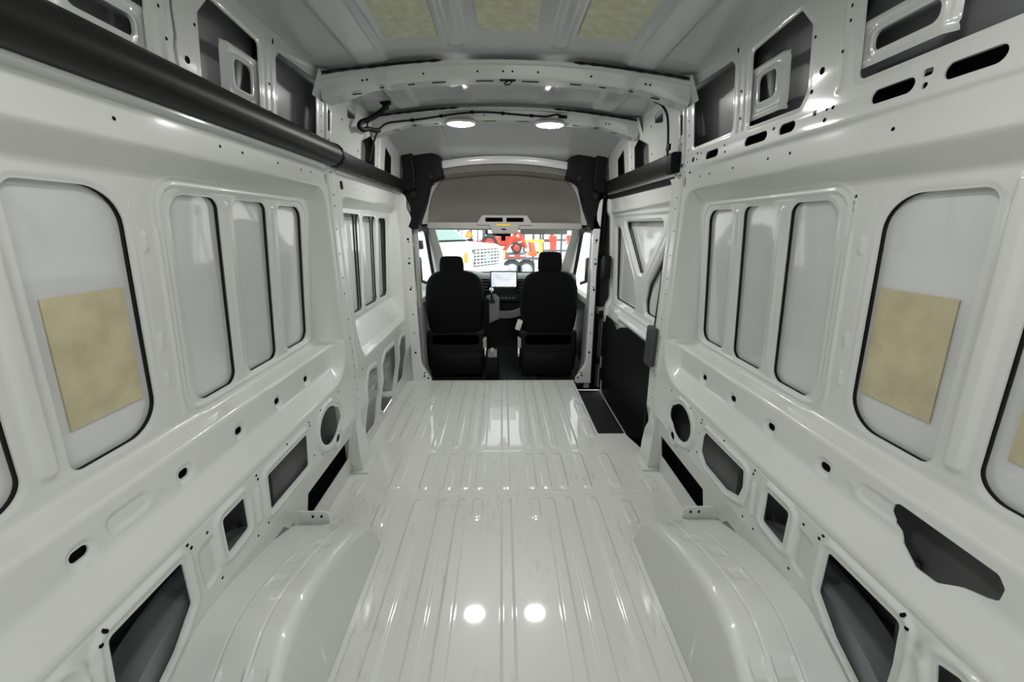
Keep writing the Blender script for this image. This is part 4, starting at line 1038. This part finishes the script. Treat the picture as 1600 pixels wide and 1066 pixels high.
# rubber mat in the gangway
n = 24
mt = sheet('floor_mat', np.linspace(-.22, .32, 28), np.linspace(3.32, 4.75, 60), lambda U, V: (U, V, -.098+.012*np.sin(V*37+2*np.sin(U*6))*np.exp(-((V-3.40)/.10)**2)+.006*np.sin(U*19+V*7)+.008), None, MATB)
tag(mt, 'creased black rubber mat in the gangway between the front seats', 'floor mat')

# ------------------------------------------------------------------ outside the windscreen
GZ = -.66
CONC = mat('pale_concrete', (.55,.54,.52), .9, bump=.3, bump_scale=8, var=.15, var_scale=1.2)
mb = MB(); mb.add([(-60,-40,GZ),(60,-40,GZ),(60,90,GZ),(-60,90,GZ)], [(0,1,2,3)]); tag(mb.build('floor_outside', CONC, None, smooth=False), kind='structure')
TRW = mat('truck_white', (.80,.80,.80), .3, coat=.6); RED = mat('machine_red', (.62,.045,.02), .4, coat=.3); TYRE = mat('tyre', (.03,.03,.033), .8)
ORG = mat('marker_orange', (.85,.30,.02), .4); YELO = mat('machine_yellow', (.80,.55,.05), .5); GREYM = mat('rack_grey', (.10,.105,.12), .5); SILV = mat('wheel_silver', (.55,.56,.58), .35, metal=.6)
TINT = mat('truck_glass', (.16,.24,.22), .25, spec=.3)
def wheel(parent, c, r, w, axis, rim=SILV):
    m1 = MB(); m1.lathe([(r*.62,-w/2),(r*.90,-w/2),(r,-w*.35),(r,w*.35),(r*.90,w/2),(r*.62,w/2)], c, axis, 28); o = m1.build('tyre', TYRE, parent, sharp=50)
    m2 = MB(); m2.lathe([(r*.62,-w*.42),(r*.54,-w*.25),(r*.20,-w*.30),(.001,-w*.36)], c, axis, 20); m2.lathe([(r*.62,w*.42),(r*.54,w*.25),(r*.20,w*.30),(.001,w*.36)], c, axis, 20); m2.build('rim', rim, o, sharp=40)
tr = empty('pickup_truck', (-.50, 11.75, GZ), math.radians(-35)); tag(tr, 'white pickup truck with a chrome-barred grille seen through the windscreen', 'pickup truck')
mb = MB(); mb.prism([(0,.55),(.02,.95),(-.05,1.42),(-.30,1.50),(-1.45,1.56),(-1.50,1.0),(-1.5,.55)], 'y', -.95, .95); mb.build('hood', TRW, tr, bev=.05, seg=3)
mb = MB(); mb.prism([(-1.35,.55),(-1.35,1.50),(-1.45,1.55),(-2.15,2.05),(-3.70,2.08),(-3.95,1.50),(-3.95,.55)], 'y', -.98, .98); mb.build('cabin', TRW, tr, bev=.04, seg=2)
mb = MB(); mb.add([(-1.50,-.84,1.60),(-1.50,.84,1.60),(-2.08,.76,2.015),(-2.08,-.76,2.015)], [(0,1,2,3)]); mb.v = [(x+.012, y, z+.012) for x, y, z in mb.v]; mb.build('windscreen', TINT, tr, smooth=False)
mb = MB(); mb.box((-1.47,0,1.585), (.10,1.70,.04)); mb.build('wiper_cowl', BLACKP, tr, smooth=False)
for s in (-1, 1):
    mb = MB(); mb.prism([(-1.75,1.52),(-2.20,1.98),(-2.75,2.0),(-2.75,1.50)], 'y', s*.982, s*.988); mb.prism([(-2.85,1.50),(-2.85,2.0),(-3.55,2.0),(-3.75,1.50)], 'y', s*.982, s*.988); mb.build('side_window', TINT, tr, smooth=False)
    mb = MB(); mb.box((.025, s*.76, 1.18), (.06,.26,.26), bev=.02); mb.build('headlight', mat('headlight', (.75,.78,.8), .15), tr)
    mb = MB(); mb.box((.0, s*.925, 1.18), (.10,.06,.26), bev=.01); mb.build('marker_lamp', ORG, tr)
    wheel(tr, (-.85, s*.86, .42), .42, .28, 'y'); wheel(tr, (-4.6, s*.86, .42), .42, .28, 'y')
    mb = MB(); mb.box((-1.55, s*1.16, 1.50), (.10,.22,.26), bev=.03); mb.build('door_mirror', BLACKP, tr)
mb = MB(); mb.box((.0, 0, 1.15), (.06, 1.22, .50), bev=.02); gr = mb.build('grille', mat('grille_dark', (.10,.105,.11), .4), tr)
for k in range(5):
    m2 = MB(); m2.box((.035, 0, .965+k*.092), (.03, 1.16, .035), bev=.006); m2.build('grille_bar', TRW, gr)
for k in range(7):
    m2 = MB(); m2.box((.032, -.5+k*.167, 1.15), (.02, .02, .46)); m2.build('grille_upright', TRW, gr, smooth=False)
mb = MB(); mb.lathe([(.001,.012),(.14,.010),(.15,.0)], (.045,0,1.15), 'x', 24); mb.v = [(x, y, 1.15+(z-1.15)*.5) for x, y, z in mb.v]; mb.build('badge', mat('badge_blue', (.35,.38,.45), .3), gr)
mb = MB(); mb.box((.06, 0, .70), (.20, 1.96, .28), bev=.05); mb.build('bumper', SILV, tr)
mb = MB(); mb.box((-5.0, 0, 1.0), (2.1, 1.96, .80), bev=.05); mb.build('cargo_bed', TRW, tr)

# trailer with a loader tractor on it
tl = empty('flatbed_trailer', (.5, 15.7, GZ)); tag(tl, 'flatbed trailer with red and white edge tape carrying the red tractor', 'trailer')
mb = MB(); mb.box((-.63,.9,.93), (2.14,2.1,.08), bev=.01); mb.build('deck', GREYM, tl)
mb = MB(); mb.box((-.63,-.16,.90), (2.14,.03,.12)); mb.build('side_rail', RED, tl, smooth=False)
for k in range(5):
    mb = MB(); mb.box((-1.45+k*.44,-.18,.93), (.20,.012,.05)); mb.build('tape_strip', TRW, tl, smooth=False)
for x in (-.12, .46): wheel(tl, (x,-.05,.385), .40, .26, 'y')
mb = MB(); mb.prism([(-.62,.70),(-.55,.86),(1.0,.86),(1.05,.70),(.95,.78),(-.5,.78)], 'y', -.22, .12); mb.build('fender', GREYM, tl, smooth=False)
tt = empty('loader_tractor', (.3, 16.5, .325)); tag(tt, 'red compact tractor with raised loader arms standing on the trailer', 'tractor')
mb = MB(); mb.prism([(-.95,.30),(-.95,.62),(.0,.70),(.55,.62),(.62,.25)], 'y', -.28, .28); mb.build('bonnet', RED, tt, bev=.05)
mb = MB(); mb.prism([(-1.25,.25),(-1.25,.50),(-1.0,.62),(-.55,.62),(-.40,.45),(-.45,.35),(-.6,.52),(-1.0,.52),(-1.15,.40)], 'y', -.62, -.30); mb.build('fender', RED, tt, bev=.02)
wheel(tt, (-.82,-.48,.375), .36, .30, 'y', RED); wheel(tt, (.27,-.48,.235), .22, .22, 'y', RED); wheel(tt, (-.82,.48,.375), .36, .30, 'y', RED); wheel(tt, (.27,.48,.235), .22, .22, 'y', RED)
for s in (-1, 1):
    mb = MB(); mb.prism([(-.32,.05),(-.18,.05),(.30,.75),(.37,.75),(.62,.20),(.72,.25),(.46,.86),(.24,.88)], 'y', s*.56-.04, s*.56+.04); mb.build('loader_arm', RED, tt, bev=.015)
    mb = MB(); mb.tube([(.0,s*.56,.30),(.55,s*.56,.50)], .03, 8); mb.build('hydraulic_ram', SILV, tt)
mb = MB(); mb.prism([(.80,.45),(.95,.45),(1.10,-.05),(.98,-.12),(.72,-.05),(.86,.05)], 'y', -.70, .70); mb.build('bucket', mat('bucket_orange', (.75,.13,.03), .5), tt, bev=.015)
mb = MB(); mb.box((-.75,0,.72), (.40,.45,.12), bev=.04); mb.box((-.95,0,.92), (.10,.45,.40), bev=.04); mb.build('seat', BLACKP, tt)
mb = MB(); mb.tube([(-1.05,-.42,.5),(-1.05,-.42,1.5),(-1.05,.42,1.5),(-1.05,.42,.5)], .03, 8); mb.build('roll_bar', GREYM, tt)
mb = MB(); mb.box((-.40,14.5,.70), (.46,.02,.10)); tag(mb.build('yellow_plate', YELO, None, smooth=False), 'small yellow plate hanging in front of the red tractor', 'plate')

# slow-vehicle triangle on a second tractor further left
t2 = empty('parked_tractor', (-1.48, 18.2, GZ)); tag(t2, 'red tractor with an orange warning triangle on its back, behind the white truck', 'tractor')
mb = MB(); mb.box((0,.2,1.15), (.55,.9,.55), bev=.05); mb.build('bonnet', RED, t2)
mb = MB(); mb.prism([(-.18,1.56),(.18,1.56),(.08,1.84),(-.08,1.84)], 'y', -.30, -.28); tri = mb.build('warning_triangle', RED, t2, smooth=False)
mb = MB(); mb.prism([(-.13,1.585),(.13,1.585),(.05,1.80),(-.05,1.80)], 'y', -.305, -.298); mb.build('orange_field', mat('warning_orange', (.95,.45,.02), .5), tri, smooth=False)
mb = MB(); mb.tube([(-.35,0,.8),(-.35,0,2.1),(.35,0,2.1),(.35,0,.8)], .03, 8); mb.build('roll_bar', GREYM, t2)
wheel(t2, (-.55,0,.5), .5, .3, 'x', RED); wheel(t2, (.55,0,.5), .5, .3, 'x', RED)

# implements and racks further off
def rack(x, y, w, h, nx, nz, label):
    t = empty('storage_rack', (x, y, GZ)); tag(t, label, 'rack')
    for i in range(nx+1):
        m2 = MB(); m2.box((-w/2+w*i/nx, 0, h/2), (.12,.12,h)); m2.build('upright', GREYM, t, smooth=False)
    for k in range(nz):
        m2 = MB(); m2.box((0, 0, h*(k+1)/nz-.05), (w,.05,.11)); m2.build('rail', GREYM, t, smooth=False)
    return t
rack(-2.3, 21, 2.6, 2.6, 4, 4, 'grey storage rack behind the parked red tractor')
rack(1.8, 23, 2.2, 2.6, 4, 4, 'grey storage rack behind the loader bucket')
rack(3.4, 25, 2.0, 2.6, 3, 4, 'grey storage rack between the red machines at the far right')
mb = MB(); mb.box((1.75,22,.62), (1.1,.5,.14), bev=.02); mb.box((2.15,22,.1), (.18,.3,1.2), bev=.02)
tag(mb.build('yellow_crane', YELO), 'yellow lifting frame behind the loader bucket', 'lifting frame')
mb = MB(); mb.prism([(2.62,.92),(3.02,.92),(3.02,.15),(2.75,.15),(2.70,.45)], 'y', 22, 22.6); mb.box((2.8,22.3,-.3), (.12,.4,.75)); tag(mb.build('red_hopper', RED, None, bev=.02), 'red hopper behind the passenger headrest', 'machine')
mb = MB(); mb.prism([(3.62,.95),(4.20,.95),(4.12,.38),(3.70,.38)], 'y', 22, 22.8); mb.box((3.9,22.4,-.15), (.12,.4,1.1)); tag(mb.build('red_tank', RED, None, bev=.05), 'red tank at the far right of the windscreen', 'machine')
mb = MB(); mb.box((1.75,13.2,-.20), (1.3,.35,.85), bev=.02); tag(mb.build('concrete_block', mat('block_white', (.6,.6,.58), .9)), 'pale block wall below the loader bucket', 'block')
